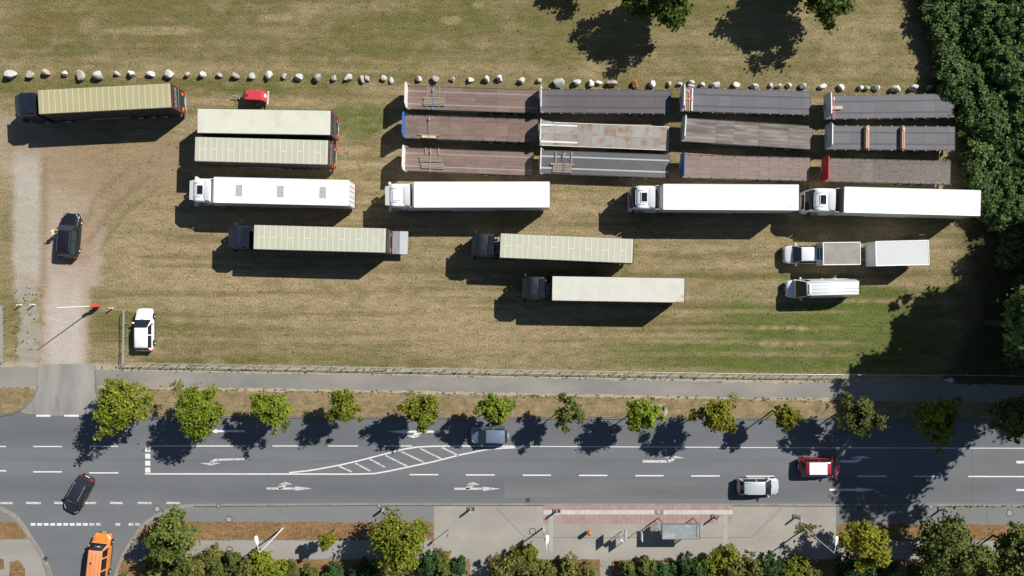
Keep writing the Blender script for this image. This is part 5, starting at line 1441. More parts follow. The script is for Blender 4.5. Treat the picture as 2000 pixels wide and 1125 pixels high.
b2 = MB().box(xb0-.01, xb1+.01, -1.18, -1.1, 2.5, 2.63).box(xb0-.01, xb1+.01, 1.1, 1.18, 2.5, 2.63).box(xb0-.012, xb0+.06, -1.1, 1.1, 2.5, 2.632).box(xb1-.06, xb1+.012, -1.1, 1.1, 2.5, 2.632)
obj('roof_frame', b2, M_white, bxr)
mb = MB(); rprism(mb, xb1, xb1+.3, -.6, .6, 1.75, 2.35, .06, .04); cu = obj('cooling_unit', mb, M_black, root)
b2 = MB()
for k in range(6): b2.box(xb1+.04, xb1+.28, -.5+k*.18, -.42+k*.18, 2.345, 2.37)
obj('cooling_grille', b2, M_steel, cu)
for s in (-1, 1):
    wheel(root, xb0+1.2, s*.95, .34, .24)
    obj('box_skirt', MB().box(xb0+1.7, xb1-.1, s*1.14-.02, s*1.14+.02, .45, .76), M_white, root)
    obj('tail_lamp', MB().box(xb0-.03, xb0+.01, s*1.0-.1, s*1.0+.1, .8, 1.0), M_lamp_red, root)
c_, a_, L_ = place((1706.5,495.5), (1816,493), 3.0)
t = thing('box_trailer', 'closed white box trailer hitched behind the box van', 'trailer', c_, a_)
mb = MB(); L = L_ - .15; mb.loft([[(-L/2, -1.27, .75), (L/2-.14, -1.27, .75), (L/2-.14, 1.27, .75), (-L/2, 1.27, .75)], [(-L/2, -1.27, 2.3), (L/2-.13, -1.27, 2.3), (L/2-.13, 1.27, 2.3), (-L/2, 1.27, 2.3)], [(-L/2, -1.27, 2.96), (L/2-.12, -1.27, 2.96), (L/2-.12, 1.27, 2.96), (-L/2, 1.27, 2.96)]])
obj('box', mb, M_boxwall, t)
ro = obj('roof', MB().box(-L/2+.06, L/2-.2, -1.2, 1.2, 2.95, 2.985), mat('grey_white_roof', (.47,.49,.50), .6, var=.06, scale=.8, dirt=((.42,.43,.43), .5, .8)), t)
obj('roof_frame', MB().box(-L/2-.01, L/2-.13, -1.285, -1.2, 2.9, 3.01).box(-L/2-.01, L/2-.13, 1.2, 1.285, 2.9, 3.01).box(-L/2-.012, -L/2+.06, -1.2, 1.2, 2.9, 3.012).box(L/2-.2, L/2-.118, -1.2, 1.2, 2.9, 3.012), M_white, ro)
for s in (-1, 1):
    obj('drawbar', MB().cyl((L/2-.2, s*.65, .62), (L/2+.75, s*.12, .6), .045, 6), M_steel, t)
    for x in (-.45, .4): wheel(t, x, s*1.05, .33, .2)
    obj('fender', MB().box(-.85, .8, s*1.16-.1, s*1.16+.1, .7, .74), M_black, t)
    d = obj('rear_door', MB().box(-L/2-.03, -L/2+.01, s*.01, s*1.2, .82, 2.85), M_boxwall, t)
    obj('lock_rod', MB().cyl((-L/2-.05, s*.25, .8), (-L/2-.05, s*.25, 2.85), .02, 6), M_steel, d)
    obj('tail_light', MB().box(-L/2-.03, -L/2, s*1.05-.12, s*1.05+.12, .6, .74), M_lamp_red, t)
obj('coupling', MB().cyl((L/2+.7, 0, .6), (L/2+1.0, 0, .6), .05, 8), M_chassis, t)
obj('frame', MB().box(-L/2+.05, L/2, -.9, -.8, .55, .75).box(-L/2+.05, L/2, .8, .9, .55, .75).cyl((-.45,-1,.33),(-.45,1,.33),.04).cyl((.4,-1,.33),(.4,1,.33),.04).box(-.5,.5,-.85,-.75,.33,.6).box(-.5,.5,.75,.85,.33,.6), M_chassis, t)
# red compressor trailer
c_, a_, L_ = place((473,184.5), (517,187), 1.3)
t = thing('compressor_trailer', 'small red compressor trailer with a drawbar beside the boulders', 'trailer', c_, a_)
M_rc = mat('red_compressor', (.50,.04,.055), .45, var=.07, scale=1.2)
mb = MB(); h = 1.05
mb.loft([[(-1.15,-.5,.5),(1.1,-.5,.5),(1.1,.5,.5),(-1.15,.5,.5)], [(-1.2,-.52,.8),(1.2,-.52,.8),(1.2,.52,.8),(-1.2,.52,.8)], [(-1.0,-.5,1.35),(.88,-.5,1.35),(.88,.5,1.35),(-1.0,.5,1.35)], [(-.97,-.47,1.38),(.85,-.47,1.38),(.85,.47,1.38),(-.97,.47,1.38)]])
hoodo = obj('canopy', mb, M_rc, t, smooth=30)
bx('exhaust_flap', M_chassis, hoodo, .55, .8, -.05, .2, 1.38, 1.41)
for k in range(6): obj('vent_cover', MB().cyl((-.93, -.42+k*.17, 1.375), (-.93, -.42+k*.17, 1.395), .045, 6), M_strap_red if False else mat('pale_red_cap', (.6,.25,.25), .5), hoodo)
obj('rating_plate', MB().slab([(-1.21,-.25,.85),(-1.21,.1,.85),(-1.085,.1,1.15),(-1.085,-.25,1.15)], .012), M_plate, hoodo)
obj('light_bar', MB().box(-1.36,-1.26,-.68,.72,.5,.66), mat('light_bar_white', (.55,.55,.54), .5), t)
obj('drawbar', MB().cyl((1.05,.2,.48),(2.2,.03,.45),.035,6).cyl((1.05,-.2,.48),(2.2,-.03,.45),.035,6).cyl((2.1,0,.46),(2.5,0,.5),.05,8), M_steel, t)
obj('jockey_wheel', MB().cyl((1.9,.2,.12),(1.9,.2,.8),.03,6).cyl((1.9,.16,.12),(1.9,.24,.12),.12,12), M_steel, t)
obj('frame', MB().box(-1.3,1.1,-.45,-.38,.42,.52).box(-1.3,1.1,.38,.45,.42,.52).cyl((-.1,-.6,.32),(-.1,.6,.32),.035,6).box(-.2,0,-.44,-.36,.3,.44).box(-.2,0,.36,.44,.3,.44), M_chassis, t)
for s in (-1, 1):
    wheel(t, -.1, s*.66, .31, .17)
    mb = MB(); n = 6
    for i in range(n):
        a0 = math.pi*i/n; a1 = math.pi*(i+1)/n
        mb.slab([(-.1+.36*math.cos(a0), s*.66-.11, .31+.36*math.sin(a0)), (-.1+.36*math.cos(a0), s*.66+.11, .31+.36*math.sin(a0)), (-.1+.36*math.cos(a1), s*.66+.11, .31+.36*math.sin(a1)), (-.1+.36*math.cos(a1), s*.66-.11, .31+.36*math.sin(a1))], .012)
    obj('mudguard', mb, mat('grey_plastic', (.10,.12,.15), .4), t)
obj('support_foot', MB().cyl((.85,.5,0),(.85,.5,.5),.03,6).cyl((.85,.5,0),(.85,.5,.02),.09,8), M_steel, t)
# ------------------------------------------------------------------ boulders
BO = [(20,145,21,17,0),(58,145,13,13,2),(90,142,15,12,2),(126,144,13,10,1),(157,147,14,17,2),(192,146,19,15,0),(228,144,9,9,0),(258,144,13,12,1),(294,144,15,9,1),(329,145,18,15,1),(366,145,10,9,2),(396,146,12,12,1),
 (429,146,12,8,3),(460,148,13,12,4),(491,148,11,11,0),(525,148,12,15,1),(555,148,9,9,4),(584,152,15,12,0),(620,151,12,14,3),(652,152,9,11,0),(681,152,15,12,1),(707,155,9,12,0),(717,153,8,12,4),
 (750,152,12,9,1),(764,156,7,11,1),(817,154,10,10,1),(851,154,17,12,3),(884,154,11,8,0),(919,156,11,9,1),(950,154,11,12,1),(976,154,11,12,1),(1019,157,15,11,6),(1053,157,10,9,1),
 (1090,162,19,16,0),(1127,161,14,12,6),(1154,162,11,11,1),(1170,161,12,8,1),(1195,163,21,11,3),(1239,165,12,15,5),(1274,166,13,13,1),(1307,163,8,10,2),(1328,164,12,7,0),(1350,161,11,8,6),(1351,168,14,6,6),(1371,166,9,9,1),(1398,166,19,12,1),
 (1438,166,12,11,1),(1474,168,13,11,6),(1506,166,9,8,6),(1522,167,12,8,1),(1541,167,8,8,1),(1570,168,13,11,6),(1608,168,15,8,1),(1644,170,13,10,1),(1681,170,10,9,6),(1693,171,12,8,2),(1712,171,15,10,6),(1750,174,15,13,1),(1784,172,17,12,6),(1816,171,11,10,3)]
BC = [('mid_grey_rock',(.40,.40,.405),'grey'),('whitish_rock',(.56,.56,.55),'whitish'),('tan_rock',(.40,.34,.28),'tan'),('grey_brown_rock',(.34,.30,.285),'grey-brown'),('pinkish_rock',(.40,.33,.305),'pinkish'),('orange_rock',(.36,.17,.05),'orange-brown'),('cool_grey_rock',(.47,.50,.495),'pale cool grey')]
BMT = [mat(n, c, .9, var=.18, scale=2.2, bump=.35, bscale=5, dirt=((c[0]*.7, c[1]*.68, c[2]*.62), .5, 2.5)) for n, c, _ in BC]
ORD = ['first','second','third','fourth','fifth','sixth','seventh','eighth','ninth','tenth','eleventh','twelfth','thirteenth','fourteenth','fifteenth']
LM = [(0, 345, 'behind the khaki-roofed lorry, counting from its tail', -1), (345, 545, 'from the red compressor towards the khaki lorry', -1), (545, 800, 'from the red compressor towards the first flatbed', 1),
      (800, 1060, 'from the headboard behind the single-pallet flatbed', 1), (1060, 1320, 'from the headboard behind the dark empty flatbed', 1), (1320, 1600, 'from the headboard behind the flatbed with stacked battens', 1), (1600, 1900, 'from the headboard behind the flatbed reaching under leaves', 1)]
for lo, hi, txt, sg in LM:
    seg = sorted([b for b in BO if lo <= b[0] < hi], key=lambda b: sg*b[0])
    for i, (x, y, w, h, k) in enumerate(seg):
        bm = bmesh.new(); bmesh.ops.create_icosphere(bm, subdivisions=3, radius=1.0)
        r_ = random.Random(int(x*7+y)); cuts = []
        for q in range(12):
            d = Vector((r_.gauss(0, 1), r_.gauss(0, 1), r_.gauss(.25, .7))).normalized(); cuts.append((d, r_.uniform(.50, .86)))
        for v in bm.verts:
            for d, t in cuts:
                s = v.co.dot(d)
                if s > t: v.co -= d*(s-t)*.92
            n_ = math.sin(v.co.x*5+x)*math.sin(v.co.y*4+y)*math.sin(v.co.z*5)*.05
            v.co *= 1+n_
        me = bpy.data.meshes.new('boulder'); bm.to_mesh(me); bm.free()
        me.polygons.foreach_set('use_smooth', [True]*len(me.polygons)); me.set_sharp_from_angle(angle=R(28))
        sx = w/S/2*1.34; sy = h/S/2*1.34; sz = min(sx, sy)*1.05
        p = P(x, y, .25)
        o = obj('boulder', me, BMT[k], loc=(p.x, p.y, sz*.55), rot=(0, 0, r_.uniform(-.25, .25)), scale=(sx, sy, sz))
        size = 'large' if w*h > 190 else ('small' if w*h < 95 else 'medium')
        if k == 5: lb = 'orange-brown boulder, the only one of that colour in the row'
        else: lb = '%s %s boulder, %s %s' % (size, BC[k][2], ORD[i], txt)
        tag(o, lb, 'boulder', 'boulders along the field edge')

# ------------------------------------------------------------------ railings, barrier, posts
def railing(label, pts, name='railing', step=1.5, heights=(.8,1.0), r=.03):
    a = P(*pts[0]); t = thing(name, label, 'railing', (a.x, a.y, 0))
    q = [P(*p_) - a for p_ in pts]
    for s0, s1 in zip(q[:-1], q[1:]):
        L = (s1-s0).length; n = max(1, round(L/step))
        for i in range(n):
            p_ = s0.lerp(s1, i/n); obj('post', POSTM, None, t, loc=(p_.x, p_.y, 0))
    obj('post', POSTM, None, t, loc=(q[-1].x, q[-1].y, 0))
    for h in heights: obj('rail', MB().tube([(p_.x, p_.y, h) for p_ in q], r*(1.25 if h == heights[-1] else .8), 7), M_steel, t)
    return t
POSTM = MB().cyl((0,0,-.05),(0,0,1.0),.032,7).mesh('post'); POSTM.materials.append(M_steel)
railing('long galvanised tube railing between the parking field and the footpath', [(250,606),(249,707.5),(760,716.5),(1100,722.5),(1480,728.5),(1836,731.5)])
railing('short galvanised tube railing across the track from the white hatchback', [(14,598),(14,703),(-60,703)])
railing('thin wire fence continuing from the railing into the wood shade', [(1842,730.5),(2060,734)], 'wire_fence', 2.4, (.5,1.0), .012)
p = P(193, 597.5)
t = thing('barrier', 'raised white and red barrier boom beside the dirt track', 'barrier', (p.x, p.y, 0), R(4))
obj('pedestal', MB().box(-.16,.16,-.14,.14,0,.95), M_red, t)
obj('boom', MB().cyl((-.05,0,.9),(-.18,0,7.0),.06,10,.045), M_white, t)
obj('counterweight', MB().box(-.12,.35,-.11,.11,.55,1.35).cyl((0,-.2,1.0),(0,.2,1.0),.09,10), mat('barrier_red', (.6,.06,.04), .5), t)
obj('boom_clamp', MB().box(-.26,.02,-.12,.12,1.2,1.7), mat('barrier_red', (.6,.06,.04), .5), t)
def bollard(label, x, y, h=.85, group=None):
    p = P(x, y); t = thing('bollard', label, 'bollard', (p.x, p.y, 0), 0, group)
    obj('post', MB().cyl((0,0,-.05),(0,0,h),.07,10), M_white, t, smooth=40)
    obj('band', MB().cyl((0,0,h*.62),(0,0,h*.78),.073,10), mat('bollard_red', (.45,.04,.03), .5) if h < .9 else M_black, t, smooth=40)
    obj('cap', MB().cyl((0,0,h),(0,0,h+.03),.075,10,.04), M_steel, t)
bollard('short white bollard at the gravel strip, farther from the track', 42, 595.5); bollard('short white bollard at the gravel strip, nearer the track', 68, 595)
bollard('short white bollard between the barrier and the railing corner', 221, 602); bollard('pale bollard in the shadow of the white lorry that reaches the wood', 1796, 459, .95)
p = P(190, 129); t = thing('stake', 'thin dark stake leaning among the boulders behind the khaki lorry', 'stake', (p.x, p.y, 0))
obj('stake_shaft', MB().cyl((0,0,-.05),(-.1,.05,1.5),.025,6), M_bark, t); obj('stake_tag', MB().box(-.14,-.04,.0,.1,1.42,1.5), M_bark, t)

# ------------------------------------------------------------------ traffic beacons
M_base = mat('recycled_base', (.11,.11,.115), .85, var=.3, scale=8)
M_beacon = mat('beacon_white', (.62,.62,.62), .5, var=.06); M_beacon_r = mat('beacon_red', (.5,.03,.03), .5)
for x, y, rz, lb in ((751,992,8,'white traffic beacon on a grey foot near the square drain at the planting bed'),(920,993,0,'white traffic beacon on the grey paving between the bed and the diagonal joint'),(1087,997,3,'white traffic beacon standing on the white slab strip end by the middle lamp'),(1396,1008,-12,'white traffic beacon beside the bus shelter and the light slab strip'),(1555,1008,-12,'white traffic beacon above the weed patch'),(1683,992,-12,'white traffic beacon on the asphalt walk in the tree shadow'),(1838,993,-12,'white traffic beacon on the asphalt walk by the weedy kerb')):
    p = P(x, y); t = thing('traffic_beacon', lb, 'beacon', (p.x, p.y, .1+(.004 if 850 < x < 1630 else 0)+(.014 if x in (1087,1396) else 0)), R(rz), 'traffic beacons along the pavement')
    mb = MB(); rprism(mb, -.42, .42, -.2, .2, 0, .11, .05, .03); obj('foot', mb, M_base, t)
    obj('handle', MB().box(.2,.34,-.12,.12,.105,.15), M_black, t)
    obj('stem', MB().box(-.03,.03,-.03,.03,.1,.35), M_steel, t)
    pl = obj('panel', MB().box(-.028,.028,-.125,.125,.3,1.3), M_beacon, t)
    b2 = MB()
    for k in range(4):
        for s in (-1, 1): b2.slab([(s*.03,-.115,.36+k*.24),(s*.03,.115,.46+k*.24),(s*.03,.115,.58+k*.24),(s*.03,-.115,.48+k*.24)], .002*s)
    obj('stripe', b2, M_beacon_r, pl)
    obj('panel_grip', MB().box(-.02,.02,-.05,.05,1.3,1.36), M_beacon, t)

# ------------------------------------------------------------------ street lamps and signs
M_lampw = mat('lamp_grey', (.62,.64,.65), .4, var=.05)
def lamp(label, bxp, byp, arm, h=7.35, extra=None):
    p = P(bxp, byp); t = thing('street_lamp', label, 'street lamp', (p.x, p.y, .1), 0)
    obj('pole', MB().cyl((0,0,-.1),(0,0,1.2),.085,10).cyl((0,0,1.2),(0,0,h),.075,10,.045), M_lampw, t, smooth=40)
    ax, ay = arm
    obj('arm', MB().tube([(0,0,h-.05),(ax*.15,ay*.12,h+.1),(ax*.7,ay*.7,h+.2)], .035, 6), M_lampw, t)
    d = Vector((ax, ay, 0)).normalized()
    hd_ = MB(); rings = []
    for f, w_, z_ in ((.0,.05,.05),(.2,.14,.1),(.55,.19,.13),(.85,.17,.1),(.92,.08,.05)):
        c = Vector((ax, ay, 0))*.62 + d*f; n = Vector((-d.y, d.x, 0))*w_
        rings.append([tuple(c+n+Vector((0,0,h+.17))), tuple(c+n*.6+Vector((0,0,h+.17+z_))), tuple(c-n*.6+Vector((0,0,h+.17+z_))), tuple(c-n+Vector((0,0,h+.17)))])
    obj('lamp_head', hd_.loft(rings), M_white, t, smooth=50)
    if extra: extra(t)
lamp('street lamp with long white arm standing in the brown bed strip', 553, 1031, (-.25,1.25))
def ext2(t):
    obj('info_panel', MB().box(-.02,.02,-.35,.35,2.3,3.2).box(-.02,.02,-.2,.2,3.3,4.4), M_alu, t)
lamp('street lamp beside the light slab strip end of the bus stop', 1061, 1030, (.05,1.25), extra=ext2)
def ext3(t):
    s_ = obj('red_sign', MB().box(.02,.1,-.26,.26,2.4,2.9), mat('sign_red', (.42,.06,.06), .5), t); obj('sign_face', MB().box(.1,.108,-.18,.18,2.5,2.8), M_plate, s_)
lamp('street lamp rising from the weed patch with a red sign on its pole', 1570, 1031.5, (.15,1.2), extra=ext3)
def sign(name, label, x, y, h, plate, ang=0.0, m=None, gz=.1):
    p = P(x, y); t = thing(name, label, 'sign', (p.x, p.y, gz), R(ang))
    obj('pole', MB().cyl((0,0,-.1),(0,0,h),.035,8), M_steel, t)
    w_, z0_, z1_ = plate
    pl = obj('sign_plate', MB().box(-w_/2,w_/2,-.06,-.04,z0_,z1_), m or M_alu, t)
    obj('clamp', MB().box(-.06,.06,-.045,.045,(z0_+z1_)/2-.04,(z0_+z1_)/2+.04), M_steel, t)
M_signblue = mat('sign_blue', (.04,.10,.35), .5)
sign('road_sign', 'small sign post beside the sapling in the brown bed', 657, 1033, 2.2, (.4,1.7,2.15), 35)
sign('road_sign', 'blue-plated sign post at the end of the brown bed', 877, 1033, 2.6, (.42,1.95,2.5), 70, M_signblue)
sign('road_sign', 'tall sign post at the verge above the blue-grey hatchback', 1000, 797, 3.4, (.6,2.6,3.35), 90, gz=.06)
sign('road_sign', 'sign post on the brown bed half hidden by a green tree', 1944, 1033, 2.7, (.6,2.0,2.65), 20)
sign('road_sign', 'short yellow-topped marker post at the sapling among the street trees', 1522, 798, 2.4, (.3,2.0,2.35), 90, M_orange, gz=.06)
# bus stop furniture
p = P(1214, 1037); t = thing('bus_stop_sign', 'tall white bus stop pole with a long flag panel and a timetable case', 'bus stop sign', (p.x, p.y, Z1))
obj('pole', MB().cyl((0,0,-.1),(0,0,3.05),.04,8), M_steel, t); obj('flag_panel', MB().box(-.035,.035,.04,1.1,2.15,3.0), M_beacon, t)
obj('timetable_case', MB().slab([(-.42,-.28,1.0),(-.04,-.52,1.0),(-.04,-.52,1.75),(-.42,-.28,1.75)], .09), M_beacon, t); obj('case_post', MB().cyl((-.2,-.42,-.1),(-.2,-.42,1.1),.03,8), M_steel, t); obj('bracket', MB().box(-.1,.0,-.42,.0,1.3,1.36), M_steel, t)
p = P(1244, 1037.5); t = thing('bus_stop_sign', 'slim dark post with a white panel beside the shelter shadow', 'bus stop sign', (p.x, p.y, Z1))
obj('pole', MB().cyl((0,0,-.1),(0,0,3.3),.035,8), M_chassis, t); obj('flag_panel', MB().box(-.04,.04,.0,.85,2.5,3.3), M_beacon, t)
p = P(1150, 1036); t = thing('litter_bin', 'orange litter bin on the bus stop paving', 'litter bin', (p.x, p.y, Z1))
M_bin = mat('bin_orange', (.62,.17,.03), .45, var=.08)
obj('post', MB().cyl((-.25,.0,-.02),(-.25,.0,1.1),.035,8), M_steel, t); obj('bin_body', MB().cyl((0,0,.35),(0,0,1.05),.2,8,.24), M_bin, t); obj('bin_lid', MB().cyl((0,0,1.05),(0,0,1.16),.25,8,.14), M_bin, t); obj('bin_slot', MB().box(-.12,.12,-.03,.03,1.15,1.165), M_black, t)
a = P(1293, 1053.5, 2.5); b = P(1367, 1023, 2.5); cx, cy = (a.x+b.x)/2, (a.y+b.y)/2; hx, hy = (b.x-a.x)/2, (b.y-a.y)/2
t = thing('bus_shelter', 'bus shelter with grey translucent roof on the paving', 'bus shelter', (cx, cy, Z1))
M_gl = glass_mat('shelter_glass', (.55,.62,.62), .1, .18); M_rf = mat('shelter_roof', (.20,.225,.225), .7, var=.16, scale=1.4, dirt=((.36,.38,.37), .6, 1.2))
M_frame = mat('shelter_frame', (.10,.11,.115), .5)
for sx in (-1, 1):
    for sy in (-1, 1): obj('post', MB().box(sx*(hx-.12)-.04, sx*(hx-.12)+.04, sy*(hy-.12)-.04, sy*(hy-.12)+.04, -.02, 2.3), M_frame, t)
ro = obj('roof', MB().box(-hx+.05, hx-.05, -hy+.05, hy-.05, 2.34, 2.4), M_rf, t)
obj('roof_frame', MB().box(-hx, hx, -hy, -hy+.05, 2.28, 2.43).box(-hx, hx, hy-.05, hy, 2.28, 2.43).box(-hx, -hx+.05, -hy+.05, hy-.05, 2.28, 2.428).box(hx-.05, hx, -hy+.05, hy-.05, 2.28, 2.428).box(hx-.35, hx-.3, -hy+.2, hy-.1, 2.395, 2.425), M_frame, ro)
for k in range(3): obj('glass_pane', MB().box(-hx+.15+k*(2*hx-.3)/3+.02, -hx+.15+(k+1)*(2*hx-.3)/3-.02, -hy+.1, -hy+.115, .3, 2.2), M_gl, t)
for s in (-1, 1): obj('glass_pane', MB().box(s*(hx-.12)-.008, s*(hx-.12)+.008, -hy+.18, hy-.3, .3, 2.2), M_gl, t)
obj('bench', MB().box(-1.2, 1.2, -hy+.2, -hy+.55, .42, .47).box(-1.0, -.94, -hy+.25, -hy+.5, 0, .42).box(.94, 1.0, -hy+.25, -hy+.5, 0, .42), M_wood, t)
obj('timetable', MB().box(-hx+.12, -hx+.16, -.1, .5, 1.0, 1.8), M_plate, t)
p = P(1331, 1015); 
t = thing('leaning_rail', 'slim tubular gate rail beside the bus shelter', 'rail', (P(1278,1015).x, P(1278,1015).y, Z1))
obj('leg', MB().cyl((0,0,-.02),(0,0,1.0),.025,6), M_chassis, t); obj('leg', MB().cyl((.25,-.9,-.02),(.25,-.9,1.0),.025,6), M_chassis, t); obj('top_bar', MB().cyl((0,0,1.0),(.25,-.9,1.0),.025,6), M_chassis, t)

# ------------------------------------------------------------------ covers, drains, cobbles
M_iron = mat('cast_iron', (.055,.05,.048), .7, var=.2, scale=10); M_cov = mat('cover_infill', (.27,.255,.235), .85, var=.15, scale=8)
for x, y, z, lb in ((307,994,.006,'round manhole cover in the side road mouth'),(448,1014,.10,'round manhole cover on the asphalt walk by the brown bed'),(449,1073,.104,'round manhole cover on the rear walk half under the hedge'),(1040,1037,.104,'round manhole cover on the bus stop paving beside the middle lamp'),(1286.5,999,.104,'round manhole cover interrupting the white slab strip'),(1971,1001.5,.10,'round manhole cover on the asphalt walk towards the wood side')):
    p = P(x, y); t = thing('manhole_cover', lb, 'manhole cover', (p.x, p.y, z))
    n = 24; ring = [(math.cos(2*math.pi*i/n), math.sin(2*math.pi*i/n)) for i in range(n)]
    mb = MB().loft([[(a_*.37, b_*.37, 0) for a_, b_ in ring], [(a_*.37, b_*.37, .012) for a_, b_ in ring], [(a_*.28, b_*.28, .012) for a_, b_ in ring]], caps=False)
    obj('cover_rim', mb, M_iron, t); obj('cover_plate', MB().cyl((0,0,0),(0,0,.010),.28,n), M_cov, t)
for x, y, z, w_, m_, lb in ((427.5,987.5,.124,.42,mat('pink_cover', (.27,.20,.175), .85, var=.15),'square pinkish drain box in the kerb near the side road corner'),(741,987,.124,.4,M_cov,'square drain box in the kerb beside the first traffic beacon'),(1031,976.5,.008,.45,M_iron,'dark square road gully at the end of the cobbled gutter'),(1817,989,.124,.42,M_cov,'square drain box in the kerb on the wood side'),(90,1090.5,.112,.4,M_iron,'dark gully in the curved kerb of the side road')):
    p = P(x, y); t = thing('drain_cover', lb, 'drain', (p.x, p.y, z), R(-25) if x == 90 else 0)
    h = w_/2; obj('drain_frame', MB().box(-h,h,-h,-h+.05,0,.014).box(-h,h,h-.05,h,0,.014).box(-h,-h+.05,-h+.05,h-.05,0,.0135).box(h-.05,h,-h+.05,h-.05,0,.0135), M_iron, t)
    if m_ is M_iron:
        b2 = MB()
        for k in range(6): b2.box(-h+.06+k*(w_-.12)/6, -h+.06+(k+.55)*(w_-.12)/6, -h+.05, h-.05, 0, .011)
        obj('grate', b2, M_chassis, t)
    else: obj('drain_plate', MB().box(-h+.05,h-.05,-h+.05,h-.05,0,.011), m_, t)
M_cob = mat('pale_cobble', (.40,.39,.37), .85, var=.2, scale=6, island=.1); M_cobd = mat('gutter_cobble', (.15,.148,.148), .85, var=.3, scale=6)
p = P(1290, 803); t = thing('cobble_ring', 'ring of pale cobbles in the verge beside a street tree', 'cobble ring', (p.x, p.y, .06))
obj('mortar', MB().cyl((0,0,-.02),(0,0,.035),.74,28), mat('sand_bed', (.24,.2,.15), .9), t)
b2 = MB()
for rr, n in ((.46,22),(.57,27),(.68,32)):
    for i in range(n):
        a_ = 2*math.pi*(i+rnd.uniform(-.15,.15))/n; c = (rr*math.cos(a_), rr*math.sin(a_)); s_ = .048
        b2.box(c[0]-s_, c[0]+s_, c[1]-s_, c[1]+s_, 0, .07+rnd.uniform(-.01,.01))
obj('cobbles', b2, M_cob, t, kind='stuff'); obj('ring_soil', MB().cyl((0,0,0),(0,0,.05),.4,20), M_verge, t)
b2 = MB(); x = 1040
while x < 1500:
    for k in range(3):
        q = P(x+rnd.uniform(-.4,.4)+k%2*1.2, 975.3+k*2.4); b2.box(q.x-.055, q.x+.055, q.y-.055, q.y+.055, .006, .014+rnd.uniform(0,.006))
    x += 2.5
o = obj('gutter_cobbles', b2, M_cobd, road, kind='stuff')

# ------------------------------------------------------------------ people
def skin(name, verts, edges, rad, m, parent, sub=2):
    me = bpy.data.meshes.new(name); me.from_pydata(verts, edges, [])
    o = bpy.data.objects.new(name, me); col.objects.link(o)
    md = o.modifiers.new('s', 'SKIN'); md.use_smooth_shade = True
    for i, r_ in enumerate(rad):
        me.skin_vertices[0].data[i].radius = (r_, r_) if not isinstance(r_, tuple) else r_
    me.skin_vertices[0].data[0].use_root = True
    o.modifiers.new('u', 'SUBSURF').levels = sub
    bpy.context.view_layer.update()
    nm = bpy.data.meshes.new_from_object(o.evaluated_get(bpy.context.evaluated_depsgraph_get()))
    bpy.data.objects.remove(o)
    nm.materials.clear()
    return obj(name, nm, m, parent)
def join_mesh(parts):
    bm = bmesh.new()
    for me in parts: bm.from_mesh(me)
    out = bpy.data.meshes.new('body'); bm.to_mesh(out); bm.free(); return out
M_skin = mat('skin', (.42,.26,.19), .6, var=.05)
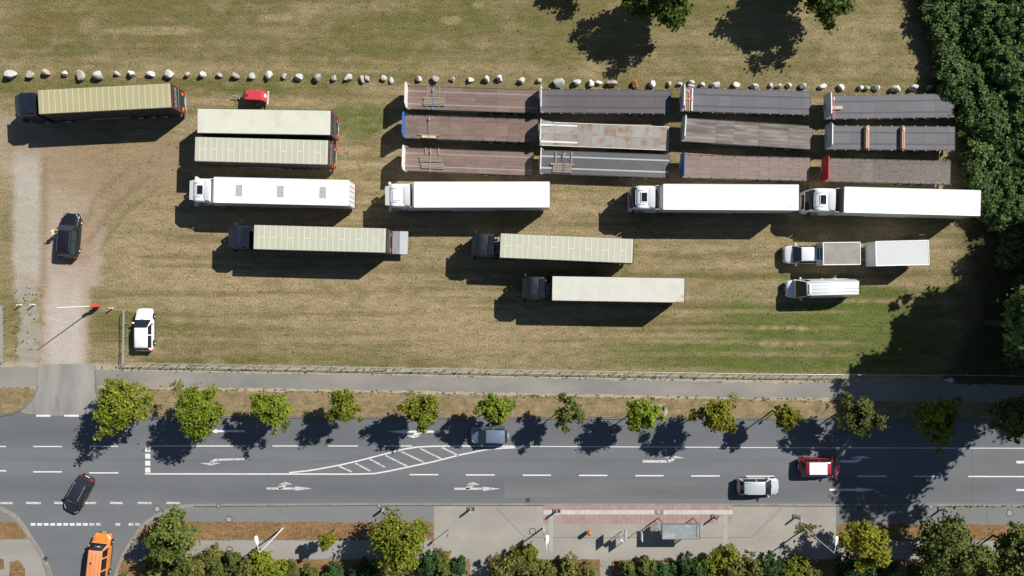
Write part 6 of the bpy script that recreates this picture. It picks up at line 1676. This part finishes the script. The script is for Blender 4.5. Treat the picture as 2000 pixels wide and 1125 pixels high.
def person(label, px, py, rz, arms, legs, m_top, m_leg, m_hair, vest=None, z0=0.0):
    p = P(px, py); t = thing('person', label, 'person', (p.x, p.y, z0), rz)
    V = [(0,0,.95),(.0,0,1.15),(.03,0,1.36),(.03,0,1.48),(.06,0,1.58),(.05,0,1.70)]
    E = [(0,1),(1,2),(2,3),(3,4),(4,5)]; Rr = [(.15,.11),(.14,.10),(.17,.105),(.06,.06),(.085,.095),(.075,.085)]
    for s, arm in zip((1, -1), arms):
        n = len(V); V += [(.02, s*.19, 1.40)]+arm; E += [(2, n)]+[(n+i, n+i+1) for i in range(len(arm))]; Rr += [.06,.047,.036,.04]
    for s, leg in zip((1, -1), legs):
        n = len(V); V += leg; E += [(0, n)]+[(n+i, n+i+1) for i in range(len(leg)-1)]; Rr += [.095,.062,.045,.04][:len(leg)]
    body = skin('body', V, E, Rr, M_skin, t)
    # fingers: five short chains rooted in each palm
    fm = [body.data]
    for s, arm in zip((1, -1), arms):
        w_ = Vector(arm[-1]); d = (w_-Vector(arm[-2])).normalized(); sd = d.cross(Vector((0,0,1))).normalized()
        for k, ln in enumerate((.075,.085,.09,.08,.06)):
            if k == 0: a_ = w_-d*.02+sd*s*.035; b_ = a_+d*.03+sd*s*.04; c_ = b_+d*.035
            else: a_ = w_+d*.03+sd*s*(.03-.02*(k-1)); b_ = a_+d*ln*.55-Vector((0,0,.005)); c_ = a_+d*ln-Vector((0,0,.025))
            o = skin('finger', [a_,b_,c_], [(0,1),(1,2)], [.010,.009,.007], M_skin, t, 1); fm.append(o.data); bpy.data.objects.remove(o)
    nose = MB().add([(.13,-.015,1.6),(.13,.015,1.6),(.165,0,1.595),(.135,0,1.64)], [(0,1,2),(0,2,3),(1,3,2)]).mesh('nose'); fm.append(nose)
    for s in (-1, 1): fm.append(MB().box(.04,.07,s*.09,s*.105,1.58,1.64).mesh('ear'))
    me = join_mesh(fm); me.materials.append(M_skin); me.polygons.foreach_set('use_smooth', [True]*len(me.polygons)); body.data = me
    for s in (-1, 1): obj('eye', MB().cyl((.128,s*.035,1.635),(.14,s*.035,1.635),.012,6), M_black, t)
    obj('mouth', MB().box(.125,.142,-.025,.025,1.555,1.563), M_red, t)
    skin('hair', [(.03,0,1.68),(.0,0,1.73),(-.03,0,1.66)], [(0,1),(1,2)], [(.085,.09),(.07,.08),(.07,.085)], m_hair, t, 2)
    tv = [(.0,0,.98),(.0,0,1.15),(.03,0,1.36),(.03,0,1.45)]; te = [(0,1),(1,2),(2,3)]; tr_ = [(.165,.125),(.155,.115),(.185,.12),(.08,.08)]
    for s, arm in zip((1, -1), arms):
        n = len(tv); tv += [(.02,s*.19,1.40),arm[0]]; te += [(2,n),(n,n+1)]; tr_ += [.075,.058]
    skin('shirt', tv, te, tr_, m_top, t)
    lv_ = [(0,0,.95)]; le = []; lr = [(.16,.12)]
    for s, leg in zip((1, -1), legs):
        n = len(lv_); lv_ += leg[:3]; le += [(0,n),(n,n+1),(n+1,n+2)]; lr += [.105,.075,.06]
    skin('trousers', lv_, le, lr, m_leg, t)
    for s, leg in zip((1, -1), legs):
        f = Vector(leg[2]); mb = MB(); rprism(mb, f.x-.09, f.x+.19, f.y-.05, f.y+.05, f.z-.09, f.z+.02, .04, .03); obj('shoe', mb, M_black, t, smooth=40)
    if vest:
        skin('hi_vis_vest', tv[:4], [(0,1),(1,2),(2,3)], [(.178,.138),(.17,.13),(.205,.135),(.10,.1)], vest, t)
    return t
# leaning to the car window
person('person in a yellow safety vest leaning to the window of the black SUV', 116, 455.5, R(5), [[(.25,.2,1.22),(.42,.14,1.22),(.47,.12,1.22)], [(.22,-.2,1.2),(.40,-.12,1.18),(.45,-.1,1.18)]], [[(.0,.1,.88),(.06,.12,.5),(.02,.13,.09)], [(.0,-.1,.88),(.03,-.12,.5),(-.05,-.13,.09)]], mat('pale_shirt', (.5,.5,.46), .8), mat('dark_trousers', (.03,.03,.035), .8), mat('grey_hair', (.30,.27,.23), .9), mat('hi_vis_yellow', (.62,.72,.06), .6, var=.06))
person('person in a light blue top walking the shaded footpath beside the fence', 1845, 739.5, R(180), [[(.12,.24,1.18),(.24,.2,1.02),(.28,.19,.98)], [(-.1,-.25,1.15),(-.12,-.24,.95),(-.12,-.24,.9)]], [[(.03,.1,.88),(.18,.1,.5),(.22,.1,.09)], [(-.02,-.1,.88),(-.05,-.1,.5),(-.22,-.1,.12)]], mat('light_blue_shirt', (.33,.47,.66), .8), mat('pale_trousers', (.45,.43,.42), .8), mat('light_hair', (.4,.36,.32), .9), None, .022)
